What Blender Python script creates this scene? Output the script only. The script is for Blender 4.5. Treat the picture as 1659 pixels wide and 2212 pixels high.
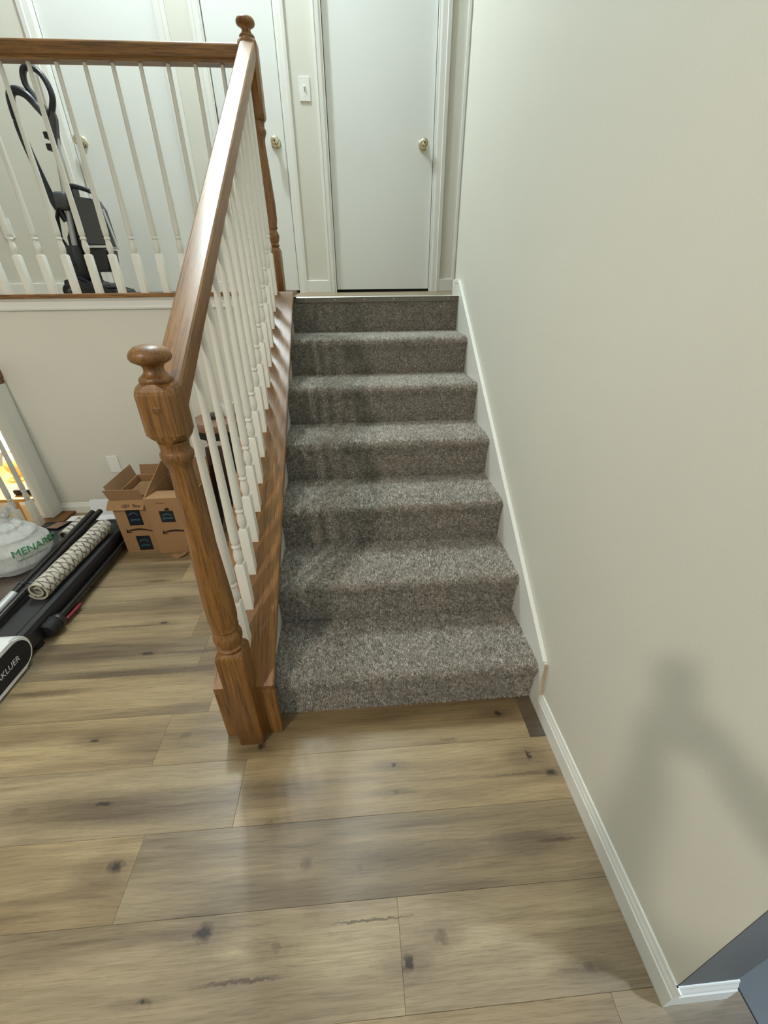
import bpy, bmesh, math, random
import numpy as np
from mathutils import Vector, Matrix, noise as mnoise
from mathutils.bvhtree import BVHTree

random.seed(7)
rng = np.random.default_rng(7)
for o in list(bpy.data.objects):
    bpy.data.objects.remove(o, do_unlink=True)
sc = bpy.context.scene
COL = sc.collection

# ------------------------------------------------------------------ camera
FPX = 883.345
CAM = Vector((.3442, -.9909, 1.4285))
PITCH, YAW, ROLL = .5209, -.0662, -.0109
cx = Vector((math.cos(YAW), math.sin(YAW), 0)); fw0 = Vector((-math.sin(YAW), math.cos(YAW), 0)); up0 = Vector((0, 0, 1))
fwd = fw0 * math.cos(PITCH) - up0 * math.sin(PITCH); u = up0 * math.cos(PITCH) + fw0 * math.sin(PITCH)
ax = cx * math.cos(ROLL) + u * math.sin(ROLL); ay = u * math.cos(ROLL) - cx * math.sin(ROLL)
cam_d = bpy.data.cameras.new('camera'); cam = bpy.data.objects.new('camera', cam_d); COL.objects.link(cam)
M = Matrix((ax, ay, -fwd)).transposed().to_4x4(); M.translation = CAM
cam.matrix_world = M
cam_d.sensor_fit = 'VERTICAL'; cam_d.sensor_height = 24.0; cam_d.lens = FPX / 2212 * 24.0
cam_d.clip_start = .01
sc.camera = cam

# ------------------------------------------------------------------ world, lamps, exposure
w = bpy.data.worlds.new('world'); sc.world = w; w.use_nodes = True
w.node_tree.nodes['Background'].inputs[0].default_value = (.9, .95, 1, 1)
w.node_tree.nodes['Background'].inputs[1].default_value = .05
def lamp(name, loc, power, radius, col):
    d = bpy.data.lights.new(name, 'POINT'); d.energy = power; d.shadow_soft_size = radius; d.color = col
    o = bpy.data.objects.new(name, d); o.location = loc; COL.objects.link(o); return o
def downlight(name, loc, power, radius, col, size=165, blend=.35):
    d = bpy.data.lights.new(name, 'SPOT'); d.energy = power; d.shadow_soft_size = radius; d.color = col
    d.spot_size = math.radians(size); d.spot_blend = blend
    o = bpy.data.objects.new(name, d); o.location = loc; COL.objects.link(o); return o
downlight('entry_ceiling_light', (-1.88, -2.76, 3.85), 268, .11, (1, .92, .80), 138, .30)
lamp('upstairs_hall_light', (-.60, 2.08, 4.40), 215, .10, (.80, .95, 1))
lamp('kitchen_light', (2.5, -1.42, 2.3), 230, .10, (.66, .82, 1))
sc.view_settings.view_transform = 'Standard'; sc.view_settings.look = 'None'
sc.view_settings.exposure = 0.0; sc.view_settings.gamma = 1.0; sc.view_settings.use_curve_mapping = False
sc.cycles.use_denoising = True
sc.cycles.max_bounces = 8; sc.cycles.diffuse_bounces = 5
sc.cycles.sample_clamp_indirect = 4

# ------------------------------------------------------------------ constants
R, T, W = .19, .2811, .98        # riser, run, carpet width
ZL = 7 * R                       # landing level 1.33
YL = 6 * T                       # top riser 1.687
XW = .985                        # right wall surface
YB = 2.65                        # back wall of landing
SL = R / T
def capz(y): return .305 + .676 * y

# ------------------------------------------------------------------ materials
def srgb(r, g, b):
    return tuple((c / 255 / 12.92 if c / 255 <= .04045 else ((c / 255 + .055) / 1.055) ** 2.4) for c in (r, g, b)) + (1,)
class NT:
    def __init__(s, name):
        m = bpy.data.materials.new(name); m.use_nodes = True; s.m = m; s.t = m.node_tree
        s.b = s.t.nodes['Principled BSDF']
    def n(s, typ, **kw):
        nd = s.t.nodes.new(typ)
        for k, v in kw.items(): setattr(nd, k, v)
        return nd
    def l(s, a, b): s.t.links.new(a, b)
    def math(s, op, a, b=None):
        nd = s.n('ShaderNodeMath', operation=op)
        for i, v in enumerate((a, b)):
            if v is None: continue
            if isinstance(v, (int, float)): nd.inputs[i].default_value = v
            else: s.l(v, nd.inputs[i])
        return nd.outputs[0]
    def vmath(s, op, a, b=None):
        nd = s.n('ShaderNodeVectorMath', operation=op)
        for i, v in enumerate((a, b)):
            if v is None: continue
            if isinstance(v, (tuple, list)): nd.inputs[i].default_value = v
            else: s.l(v, nd.inputs[i])
        return nd.outputs[0] if op != 'LENGTH' else nd.outputs[1]
    def noise(s, vec, scale, detail=3, rough=.5, dist=0):
        nd = s.n('ShaderNodeTexNoise'); nd.inputs['Scale'].default_value = scale; nd.inputs['Detail'].default_value = detail
        nd.inputs['Roughness'].default_value = rough; nd.inputs['Distortion'].default_value = dist
        if vec is not None: s.l(vec, nd.inputs['Vector'])
        return nd.outputs[0]
    def ramp(s, fac, stops):
        nd = s.n('ShaderNodeValToRGB'); e = nd.color_ramp.elements
        while len(e) < len(stops): e.new(.5)
        for x, (p, c) in zip(e, stops): x.position = p; x.color = c
        s.l(fac, nd.inputs[0]); return nd.outputs[0]
    def mix(s, fac, a, b, blend='MIX'):
        nd = s.n('ShaderNodeMix', data_type='RGBA', blend_type=blend)
        for i, v in ((0, fac), (6, a), (7, b)):
            if isinstance(v, (int, float)): nd.inputs[i].default_value = v
            elif isinstance(v, tuple): nd.inputs[i].default_value = v
            else: s.l(v, nd.inputs[i])
        return nd.outputs[2]
    def bump(s, h, strength, dist=.01):
        nd = s.n('ShaderNodeBump'); nd.inputs['Strength'].default_value = strength; nd.inputs['Distance'].default_value = dist
        s.l(h, nd.inputs['Height']); s.l(nd.outputs[0], s.b.inputs['Normal'])
    def set(s, **kw):
        for k, v in kw.items():
            i = s.b.inputs[k.replace('_', ' ')]
            if hasattr(v, 'links'): s.l(v, i)
            else: i.default_value = v
        return s
def obj_co(N): return N.n('ShaderNodeTexCoord').outputs['Object']
def plain(name, col, rough=.5, metal=0, bump=0, bscale=60, var=.0, **kw):
    N = NT(name); co = obj_co(N)
    nz = N.noise(co, bscale, 3)
    if var:
        a = tuple(c * (1 - var) for c in col[:3]) + (1,); b = tuple(min(1, c * (1 + var)) for c in col[:3]) + (1,)
        N.set(Base_Color=N.mix(N.noise(co, bscale * .3, 4), a, b))
    else: N.set(Base_Color=col)
    N.set(Roughness=rough, Metallic=metal)
    if bump: N.bump(nz, bump, .002)
    N.set(**kw); return N.m
MAT = {}
def paint(name, col, rough, bump=.25):
    N = NT(name); p = N.n('ShaderNodeNewGeometry').outputs['Position']
    h = N.noise(p, 180, 4); N.bump(h, bump, .0015)
    v = N.noise(p, 2.2, 3)
    N.set(Base_Color=N.mix(v, tuple(c * .97 for c in col[:3]) + (1,), tuple(min(1, c * 1.03) for c in col[:3]) + (1,)), Roughness=rough)
    return N.m
MAT['wall'] = paint('wall_paint', srgb(218, 215, 204), .62)
MAT['ceil'] = paint('ceiling_paint', srgb(232, 231, 226), .8)
MAT['white'] = paint('white_trim_paint', srgb(232, 231, 225), .36, .06)
MAT['door'] = paint('white_door_paint', srgb(228, 229, 225), .38, .08)
MAT['baluster'] = paint('baluster_paint', srgb(228, 225, 216), .38, .05)
MAT['mud'] = paint('patch_plaster', srgb(190, 176, 154), .8, .6)

def oak(name, axis, dark=1.0, rough=.42, tilt=0):
    """stained red oak, grain along local axis"""
    N = NT(name); co = obj_co(N)
    rnd = N.n('ShaderNodeObjectInfo').outputs['Random']
    off = N.n('ShaderNodeCombineXYZ')
    for i in range(3): N.l(N.math('MULTIPLY', rnd, 11.3 + 5 * i), off.inputs[i])
    co = N.vmath('ADD', co, off.outputs[0])
    if tilt:
        vr = N.n('ShaderNodeVectorRotate', rotation_type='X_AXIS'); vr.inputs['Angle'].default_value = -tilt; N.l(co, vr.inputs['Vector']); co = vr.outputs[0]
    st = [70, 70, 70]; st[axis] = 2.2
    st2 = [26, 26, 26]; st2[axis] = 1.1
    fine = N.noise(N.vmath('MULTIPLY', co, tuple(st)), 3.2, 4, .6)
    wide = N.noise(N.vmath('MULTIPLY', co, tuple(st2)), 1.6, 3, .55, .8)
    st3 = [300, 300, 300]; st3[axis] = 14
    pores = N.noise(N.vmath('MULTIPLY', co, tuple(st3)), 1.4, 2, .5)
    base = N.ramp(wide, [(.25, tuple(c * dark for c in srgb(106, 69, 29)[:3]) + (1,)), (.55, tuple(c * dark for c in srgb(136, 93, 41)[:3]) + (1,)), (.8, tuple(c * dark for c in srgb(158, 113, 54)[:3]) + (1,))])
    line = N.ramp(fine, [(.38, (.40, .34, .28, 1)), (.50, (1, 1, 1, 1))])
    c = N.mix(.8, base, line, 'MULTIPLY')
    pl = N.ramp(pores, [(.34, (.55, .5, .45, 1)), (.44, (1, 1, 1, 1))])
    c = N.mix(.6, c, pl, 'MULTIPLY')
    N.set(Base_Color=c, Roughness=rough, Coat_Weight=.16, Coat_Roughness=.30)
    N.bump(fine, .08, .001)
    return N.m
MAT['oakz'] = oak('oak_vertical_grain', 2)
MAT['oaky'] = oak('oak_length_grain', 1)
MAT['oakslope'] = oak('oak_sloped_grain', 1, tilt=math.atan(.676))
MAT['oakx'] = oak('oak_cross_grain', 0)

def carpet_mat():
    N = NT('carpet_pile'); at = N.n('ShaderNodeAttribute', attribute_name='tone')
    c = N.ramp(at.outputs['Fac'], [(0, srgb(96, 89, 81)), (.30, srgb(140, 132, 122)), (.65, srgb(178, 171, 161)), (1, srgb(216, 211, 203))])
    p = N.n('ShaderNodeNewGeometry').outputs['Position']
    patch = N.noise(p, 9, 3)
    c = N.mix(1.0, c, N.ramp(patch, [(.3, (.86, .86, .87, 1)), (.7, (1.06, 1.04, 1.02, 1))]), 'MULTIPLY')
    N.set(Base_Color=c, Roughness=.95, Specular_IOR_Level=.1, Sheen_Weight=.25)
    return N.m
MAT['pile'] = carpet_mat()
def carpet_base():
    N = NT('carpet_backing'); co = obj_co(N)
    c = N.ramp(N.noise(co, 190, 3), [(.3, srgb(104, 97, 88)), (.7, srgb(160, 152, 142))])
    N.set(Base_Color=c, Roughness=.95, Specular_IOR_Level=.1); N.bump(N.noise(co, 220, 3), .8, .006); return N.m
MAT['carpet'] = carpet_base()

def plank_mat():
    N = NT('vinyl_oak_plank')
    p = N.n('ShaderNodeNewGeometry').outputs['Position']
    seed = N.n('ShaderNodeAttribute', attribute_type='OBJECT', attribute_name='seed').outputs['Fac']
    tone = N.n('ShaderNodeAttribute', attribute_type='OBJECT', attribute_name='tone').outputs['Fac']
    warm = N.n('ShaderNodeAttribute', attribute_type='OBJECT', attribute_name='warm').outputs['Fac']
    cmb = N.n('ShaderNodeCombineXYZ'); N.l(N.math('MULTIPLY', seed, 13.7), cmb.inputs[0]); N.l(N.math('MULTIPLY', seed, 5.1), cmb.inputs[1]); N.l(seed, cmb.inputs[2])
    q = N.vmath('ADD', p, cmb.outputs[0])
    lowf = N.noise(N.vmath('MULTIPLY', q, (1.4, 6, 1)), 1.0, 2, .45)
    wide = N.noise(N.vmath('MULTIPLY', q, (.9, 8.5, 1)), 1.0, 3, .55, .25)
    med = N.noise(N.vmath('MULTIPLY', q, (3.0, 62, 1)), 1.0, 5, .66)
    fine = N.noise(N.vmath('MULTIPLY', q, (16, 460, 1)), 1.0, 3, .6)
    blot = N.noise(N.vmath('MULTIPLY', q, (3.2, 5.5, 1)), 1.0, 3, .55)
    sq_ = N.n('ShaderNodeSeparateXYZ'); N.l(q, sq_.inputs[0])
    arc = N.math('SINE', N.math('MULTIPLY', N.math('ADD', sq_.outputs[1], N.math('MULTIPLY', lowf, .16)), 520.0))
    light = N.mix(warm, srgb(165, 148, 122), srgb(170, 146, 107))
    dark = N.mix(warm, srgb(101, 86, 70), srgb(111, 90, 64))
    c = N.mix(N.ramp(wide, [(.28, (0, 0, 0, 1)), (.62, (1, 1, 1, 1))]), dark, light)
    c = N.mix(.62, c, N.ramp(med, [(.30, (.58, .55, .52, 1)), (.50, (.97, .97, .96, 1)), (.72, (1.10, 1.10, 1.09, 1))]), 'MULTIPLY')
    c = N.mix(.20, c, N.ramp(arc, [(.0, (.70, .67, .63, 1)), (.6, (1.02, 1.02, 1.02, 1))]), 'MULTIPLY')
    c = N.mix(.6, c, N.ramp(fine, [(.34, (.62, .59, .56, 1)), (.50, (1.02, 1.02, 1.02, 1))]), 'MULTIPLY')
    c = N.mix(.6, c, N.ramp(blot, [(.3, (.80, .78, .76, 1)), (.7, (1.08, 1.08, 1.07, 1))]), 'MULTIPLY')
    tc = N.n('ShaderNodeCombineColor')
    for i in range(3): N.l(tone, tc.inputs[i])
    c = N.mix(1.0, c, tc.outputs[0], 'MULTIPLY')
    # knots, cracks and dark heart streaks, each where it lies on the floor
    knots = [(-.096, -.592, .030, .026, .95), (-.096, -.592, .075, .055, .45), (-.385, -.437, .03, .022, .95), (-.42, -.45, .08, .05, .5), (.412, -.682, .020, .02, .95), (.43, -.68, .05, .034, .5), (.50, -.645, .022, .018, .8),
             (.936, -.285, .028, .016, .95), (.85, -.283, .16, .006, .6), (.418, -.221, .012, .012, .9), (.882, -.223, .010, .022, .95), (-.64, -.056, .020, .012, .85),
             (.827, -.063, .018, .014, .9), (-.60, -.28, .11, .02, .80), (-.75, -.275, .05, .02, .8), (-.50, -.27, .05, .014, .85), (-.45, -.285, .46, .055, .80), (.0, -.27, .20, .03, .60),
             (.86, -.468, .07, .007, .95), (.78, -.462, .13, .035, .65), (.45, -.47, .26, .028, .60), (.02, -.683, .09, .004, .95), (-.20, -.70, .02, .006, .9), (.09, -.632, .022, .014, .7), (.33, -.60, .10, .003, .9),
             (-.60, .235, .45, .022, .80), (-.95, .16, .16, .016, .8), (-.62, .335, .05, .015, .85), (-.42, .33, .18, .008, .75), (-.85, .34, .30, .035, .65), (-.62, .52, .035, .012, .9), (-.72, .51, .22, .008, .7), (-.62, .69, .05, .02, .75), (-.75, .695, .3, .008, .55),
             (-.78, .845, .08, .012, .7), (-.04, -.122, .020, .02, .9), (.42, -.305, .016, .010, .7), (.15, -.47, .02, .016, .6), (.30, -.49, .012, .012, .7), (.84, -.72, .02, .012, .8), (.03, -.36, .018, .010, .7), (1.0, -.93, .3, .012, .7), (.6, -.90, .2, .01, .5), (-.72, -.66, .03, .02, .7), (-.30, -.90, .03, .02, .8), (-.32, -.06, .02, .012, .5), (-.40, -.10, .18, .02, .35), (.62, -.15, .03, .006, .6)]
    knots += [(kx - .01, ky, max(sx * 3.2, .075), sy * 1.7, .42) for kx, ky, sx, sy, st in list(knots) if max(sx, sy) < .06 and st > .65]
    jit = N.n('ShaderNodeTexNoise'); jit.inputs['Scale'].default_value = 80; jit.inputs['Detail'].default_value = 4
    N.l(p, jit.inputs['Vector'])
    pj = N.vmath('ADD', p, N.vmath('MULTIPLY', N.vmath('SUBTRACT', jit.outputs[1], (.5, .5, .5)), (.040, .014, 0)))
    acc = core = None
    for (kx, ky, sx, sy, st) in knots:
        d = N.vmath('LENGTH', N.vmath('MULTIPLY', N.vmath('SUBTRACT', pj, (kx, ky, 0)), (.72 / sx, .72 / sy, 0)))
        mr = N.n('ShaderNodeMapRange', interpolation_type='SMOOTHERSTEP'); N.l(d, mr.inputs[0])
        mr.inputs[1].default_value = 0.15; mr.inputs[2].default_value = 1.15; mr.inputs[3].default_value = st; mr.inputs[4].default_value = 0
        acc = mr.outputs[0] if acc is None else N.math('MAXIMUM', acc, mr.outputs[0])
        if max(sx, sy) < .06 and st > .84:      # dense core inside the knot
            m2 = N.n('ShaderNodeMapRange', interpolation_type='SMOOTHSTEP'); N.l(d, m2.inputs[0])
            m2.inputs[1].default_value = .18; m2.inputs[2].default_value = .48; m2.inputs[3].default_value = 1.0; m2.inputs[4].default_value = 0
            core = m2.outputs[0] if core is None else N.math('MAXIMUM', core, m2.outputs[0])
    acc = N.math('MULTIPLY', acc, N.ramp(med, [(.3, (1, 1, 1, 1)), (.7, (.7, .7, .7, 1))]))
    c = N.mix(N.math('MULTIPLY', acc, .95), c, srgb(62, 46, 34)); c = N.mix(N.math('MULTIPLY', core, .8), c, srgb(34, 27, 22))
    N.set(Base_Color=c, Roughness=.34, Specular_IOR_Level=.5); N.bump(fine, .10, .0008)
    return N.m
MAT['plank'] = plank_mat()
MAT['tile'] = plain('grey_tile', srgb(78, 80, 81), .45, bump=.15, bscale=30, var=.10)
MAT['grout'] = plain('dark_underlay', srgb(70, 60, 50), .9, bump=.3)
MAT['brass'] = plain('polished_brass', srgb(214, 205, 176), .18, 1.0)
MAT['nickel'] = plain('dark_hinge_steel', srgb(95, 92, 88), .4, 1.0)
MAT['bronze'] = plain('bronze_edge_metal', srgb(112, 106, 98), .38, .9)
MAT['alu'] = plain('bright_edge_metal', srgb(214, 212, 205), .22, .9)
MAT['plate'] = plain('switch_plastic', srgb(236, 235, 229), .35)
MAT['dark'] = plain('black_gap', srgb(10, 10, 11), .9)
MAT['blackp'] = plain('black_plastic', srgb(24, 24, 27), .38, bump=.1)
MAT['greyp'] = plain('dark_grey_plastic', srgb(66, 66, 68), .42, bump=.1)
MAT['belt'] = plain('treadmill_belt_rubber', srgb(50, 50, 50), .75, bump=.5, bscale=300)
MAT['rubber'] = plain('matte_black_rubber', srgb(19, 19, 20), .7, bump=.2)
MAT['navy'] = plain('navy_hose_plastic', srgb(17, 19, 33), .33)
MAT['gloss'] = plain('gloss_black_tube', srgb(28, 26, 26), .22)
MAT['silver'] = plain('silver_plastic', srgb(196, 197, 198), .35, .2)
MAT['coverw'] = plain('white_abs_plastic', srgb(232, 233, 232), .4, bump=.05)
MAT['red'] = plain('dark_red_plastic', srgb(122, 26, 44), .4)
MAT['card'] = plain('brown_cardboard', srgb(158, 122, 84), .85, bump=.2, bscale=140, var=.06)
MAT['cardin'] = plain('brown_cardboard_inside', srgb(140, 108, 74), .9, bump=.2, bscale=140, var=.06)
MAT['tape'] = plain('black_printed_tape', srgb(20, 24, 32), .4)
MAT['teal'] = plain('teal_print', srgb(70, 128, 148), .6)
MAT['ink'] = plain('dark_brown_print', srgb(40, 28, 22), .8)
MAT['paper'] = plain('white_paper', srgb(226, 226, 228), .8, var=.03)
MAT['green'] = plain('green_bag_print', srgb(22, 110, 62), .5)
MAT['whiteprint'] = plain('silver_letter_print', srgb(205, 205, 206), .4)
MAT['cup'] = plain('white_ceramic', srgb(240, 240, 236), .25)
MAT['browncab'] = plain('dark_brown_board', srgb(68, 44, 28), .5, var=.15)
MAT['tabletop'] = plain('walnut_top', srgb(128, 98, 80), .35, var=.1)
MAT['lampwood'] = plain('honey_wood', srgb(200, 150, 80), .5, var=.1)
MAT['yellow'] = plain('pale_beige_carpet', srgb(206, 190, 160), .95, bump=.5, bscale=200)
def rugmat():
    N = NT('trellis_rug'); co = obj_co(N)
    ang = N.n('ShaderNodeAttribute', attribute_name='uvw').outputs['Vector']
    q = N.vmath('ADD', ang, N.vmath('MULTIPLY', N.vmath('SUBTRACT', N.n('ShaderNodeTexNoise').outputs[1], (.5, .5, .5)), (0, 0, 0)))
    sep = N.n('ShaderNodeSeparateXYZ'); N.l(q, sep.inputs[0])
    s = N.math('MULTIPLY', sep.outputs[0], 84.0); t = N.math('MULTIPLY', sep.outputs[1], 84.0)
    nz = N.math('MULTIPLY', N.math('SUBTRACT', N.noise(q, 55, 3), .5), 2.6)
    a = N.math('ABSOLUTE', N.math('SINE', N.math('ADD', N.math('ADD', s, t), nz)))
    b = N.math('ABSOLUTE', N.math('SINE', N.math('ADD', N.math('SUBTRACT', s, t), nz)))
    m = N.math('MINIMUM', a, b)
    m = N.math('ADD', m, N.math('MULTIPLY', N.math('SUBTRACT', N.noise(q, 120, 3), .5), .5))
    c = N.ramp(m, [(.10, srgb(92, 86, 82)), (.48, srgb(196, 188, 174))])
    N.set(Base_Color=c, Roughness=.95); N.bump(N.noise(co, 300, 3), .5, .003); return N.m
MAT['rug'] = rugmat()
MAT['rugback'] = plain('rug_backing', srgb(192, 184, 162), .95, bump=.4, bscale=200)
MAT['cloth'] = plain('brown_grey_cloth', srgb(132, 118, 108), .95, bump=.4, bscale=90, var=.25)
def bagmat():
    N = NT('thin_white_plastic'); out = N.t.nodes['Material Output']
    co = obj_co(N)
    N.set(Base_Color=srgb(222, 223, 221), Roughness=.32, Specular_IOR_Level=.5)
    h = N.noise(N.vmath('MULTIPLY', co, (1, 1, .6)), 26, 5, .6, .8); N.bump(h, .8, .018)
    tr = N.n('ShaderNodeBsdfTranslucent'); tr.inputs[0].default_value = srgb(225, 226, 224)
    tp = N.n('ShaderNodeBsdfTransparent')
    m1 = N.n('ShaderNodeMixShader'); m1.inputs[0].default_value = .3; N.l(N.b.outputs[0], m1.inputs[1]); N.l(tr.outputs[0], m1.inputs[2])
    m2 = N.n('ShaderNodeMixShader'); m2.inputs[0].default_value = .16; N.l(m1.outputs[0], m2.inputs[1]); N.l(tp.outputs[0], m2.inputs[2])
    N.l(m2.outputs[0], out.inputs[0]); return N.m
MAT['bag'] = bagmat()
def emit(name, col, s):
    N = NT(name); N.set(Base_Color=col, Emission_Color=col, Emission_Strength=s, Roughness=.8); return N.m
MAT['shade'] = emit('glowing_lamp_shade', (1, .94, .84, 1), 9.0)

# ------------------------------------------------------------------ mesh helpers
def tag(o, label=None, cat=None, group=None, kind=None):
    if label: o['label'] = label
    if cat: o['category'] = cat
    if group: o['group'] = group
    if kind: o['kind'] = kind
    return o
def root(name, loc, label=None, cat=None, group=None, kind=None):
    o = bpy.data.objects.new(name, None); o.location = loc; o.empty_display_size = .1; COL.objects.link(o)
    return tag(o, label, cat, group, kind)
def wloc(o):
    v = Vector(o.location)
    return v + (wloc(o.parent) if o.parent else Vector())
def obj(name, bm, mat, parent=None, smooth=False, at=None, angle=40):
    """links a bmesh (world coordinates) as one mesh object; origin at `at` or at the parent's origin"""
    org = Vector(at) if at is not None else (wloc(parent) if parent else Vector())
    bmesh.ops.translate(bm, verts=bm.verts, vec=-org)
    bmesh.ops.recalc_face_normals(bm, faces=bm.faces)
    me = bpy.data.meshes.new(name); bm.to_mesh(me); bm.free()
    if isinstance(mat, str): mat = MAT[mat]
    me.materials.append(mat)
    if smooth: me.shade_smooth(); me.set_sharp_from_angle(angle=math.radians(angle))
    o = bpy.data.objects.new(name, me); COL.objects.link(o)
    if parent: o.parent = parent; o.location = org - wloc(parent)
    else: o.location = org
    return o
def dup(o, parent=None, loc=None):
    c = o.copy(); COL.objects.link(c)
    if parent is not None: c.parent = parent
    if loc is not None: c.location = loc
    for ch in o.children: dup(ch, c)
    return c
def B(): return bmesh.new()
def box(bm, x0, x1, y0, y1, z0, z1, bev=0, seg=2):
    vs = [bm.verts.new(p) for p in ((x0, y0, z0), (x1, y0, z0), (x1, y1, z0), (x0, y1, z0), (x0, y0, z1), (x1, y0, z1), (x1, y1, z1), (x0, y1, z1))]
    fs = [bm.faces.new([vs[i] for i in f]) for f in ((0, 3, 2, 1), (4, 5, 6, 7), (0, 1, 5, 4), (1, 2, 6, 5), (2, 3, 7, 6), (3, 0, 4, 7))]
    if bev:
        es = {e for f in fs for e in f.edges}
        bmesh.ops.bevel(bm, geom=list(es), offset=bev, segments=seg, profile=.5, affect='EDGES')
    return bm
def lathe(bm, prof, c, seg=28, axis=2, cap=True):
    """prof: list of (radius, height); axis: 2 = z, 1 = y, 0 = x"""
    rings = []
    for r, h in prof:
        ring = []
        for k in range(seg):
            a = 2 * math.pi * k / seg; p, q = r * math.cos(a), r * math.sin(a)
            v = {2: (c[0] + p, c[1] + q, c[2] + h), 1: (c[0] + p, c[1] + h, c[2] + q), 0: (c[0] + h, c[1] + p, c[2] + q)}[axis]
            ring.append(bm.verts.new(v))
        rings.append(ring)
    for a, b in zip(rings, rings[1:]):
        for k in range(seg): bm.faces.new((a[k], a[(k + 1) % seg], b[(k + 1) % seg], b[k]))
    if cap:
        bm.faces.new(rings[0]); bm.faces.new(rings[-1])
    return bm
def prism(bm, pts, axis, a, b, bev=0):
    """polygon pts (in the two other axes, in order) extruded along axis from a to b"""
    def P(p, h):
        return {0: (h, p[0], p[1]), 1: (p[0], h, p[1]), 2: (p[0], p[1], h)}[axis]
    v0 = [bm.verts.new(P(p, a)) for p in pts]; v1 = [bm.verts.new(P(p, b)) for p in pts]
    n = len(pts); fs = [bm.faces.new(v0), bm.faces.new(v1)]
    for k in range(n): fs.append(bm.faces.new((v0[k], v0[(k + 1) % n], v1[(k + 1) % n], v1[k])))
    if bev:
        bmesh.ops.bevel(bm, geom=list({e for f in fs[:2] for e in f.edges}), offset=bev, segments=2, affect='EDGES')
    return bm
def sweep(bm, sec, path, up=Vector((0, 0, 1)), closed=False, cap=True):
    """2-D section swept along 3-D points"""
    path = [Vector(p) for p in path]; rings = []
    n = len(path)
    for i, p in enumerate(path):
        t = (path[(i + 1) % n] - path[i - 1]) if closed else (path[min(i + 1, n - 1)] - path[max(i - 1, 0)])
        t.normalize(); s = t.cross(up)
        if s.length < 1e-4: s = t.cross(Vector((0, 1, 0)))
        s.normalize(); v = s.cross(t).normalized()
        sc_ = sec(i / (n - 1)) if callable(sec) else sec
        rings.append([bm.verts.new(p + s * a + v * b) for a, b in sc_])
    m = len(rings[0])
    pairs = list(zip(rings, rings[1:])) + ([(rings[-1], rings[0])] if closed else [])
    for a, b in pairs:
        for k in range(m): bm.faces.new((a[k], a[(k + 1) % m], b[(k + 1) % m], b[k]))
    if cap and not closed: bm.faces.new(rings[0]); bm.faces.new(rings[-1])
    return bm
def circ(r, n=12, ry=None): return [(r * math.cos(2 * math.pi * k / n), (ry or r) * math.sin(2 * math.pi * k / n)) for k in range(n)]
def tube(bm, path, r, n=12): return sweep(bm, circ(r, n) if not callable(r) else (lambda t: circ(r(t), n)), path)
def spline(pts, n=8):
    pts = [Vector(p) for p in pts]; out = []
    for i in range(len(pts) - 1):
        p0 = pts[max(i - 1, 0)]; p1 = pts[i]; p2 = pts[i + 1]; p3 = pts[min(i + 2, len(pts) - 1)]
        for k in range(n):
            t = k / n
            out.append(.5 * ((2 * p1) + (p2 - p0) * t + (2 * p0 - 5 * p1 + 4 * p2 - p3) * t * t + (3 * p1 - p0 - 3 * p2 + p3) * t ** 3))
    out.append(pts[-1]); return out
def sqring(bm, rings, c, n=4):
    """square/rounded-square section stacked: rings = [(half, corner_radius_fraction, z)]"""
    prev = None
    for half, cr, z in rings:
        ring = []
        for q in range(4):
            sx, sy = ((1, 1), (-1, 1), (-1, -1), (1, -1))[q]
            rad = half * cr; cx_, cy_ = sx * (half - rad), sy * (half - rad)
            for k in range(n + 1):
                a = math.pi / 2 * (q + k / n)
                ring.append(bm.verts.new((c[0] + cx_ + rad * math.cos(a), c[1] + cy_ + rad * math.sin(a), z)))
        if prev:
            m = len(ring)
            for k in range(m): bm.faces.new((prev[k], prev[(k + 1) % m], ring[(k + 1) % m], ring[k]))
        else: bm.faces.new(ring)
        prev = ring
    bm.faces.new(prev); return bm
def text(name, s, size, mat, origin, ux, uy, parent=None, depth=.0006, align='LEFT', wrap=None, shear=0, bold=0):
    cu = bpy.data.curves.new(name, 'FONT'); cu.body = s; cu.size = size; cu.extrude = depth; cu.align_x = align; cu.shear = shear; cu.offset = bold
    tmp = bpy.data.objects.new('tmp', cu); COL.objects.link(tmp)
    me = bpy.data.meshes.new_from_object(tmp.evaluated_get(bpy.context.evaluated_depsgraph_get()))
    bpy.data.objects.remove(tmp, do_unlink=True)
    ux, uy = Vector(ux).normalized(), Vector(uy).normalized(); nz = ux.cross(uy)
    org = wloc(parent) if parent else Vector(origin)
    for v in me.vertices:
        p = Vector(origin) + ux * v.co.x + uy * v.co.y + nz * v.co.z
        if wrap: p = wrap(p, v.co.z)
        v.co = p - org
    me.materials.clear(); me.materials.append(MAT[mat] if isinstance(mat, str) else mat)
    o = bpy.data.objects.new(name, me); COL.objects.link(o)
    if parent: o.parent = parent
    else: o.location = org
    return o
trim_n = [0]
def trim(bm, mat='white', parent=None):
    trim_n[0] += 1
    return tag(obj('trim_%d' % trim_n[0], bm, mat), kind='structure')
def struct(name, bm, mat, **kw): return tag(obj(name, bm, mat, **kw), kind='structure')

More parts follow.
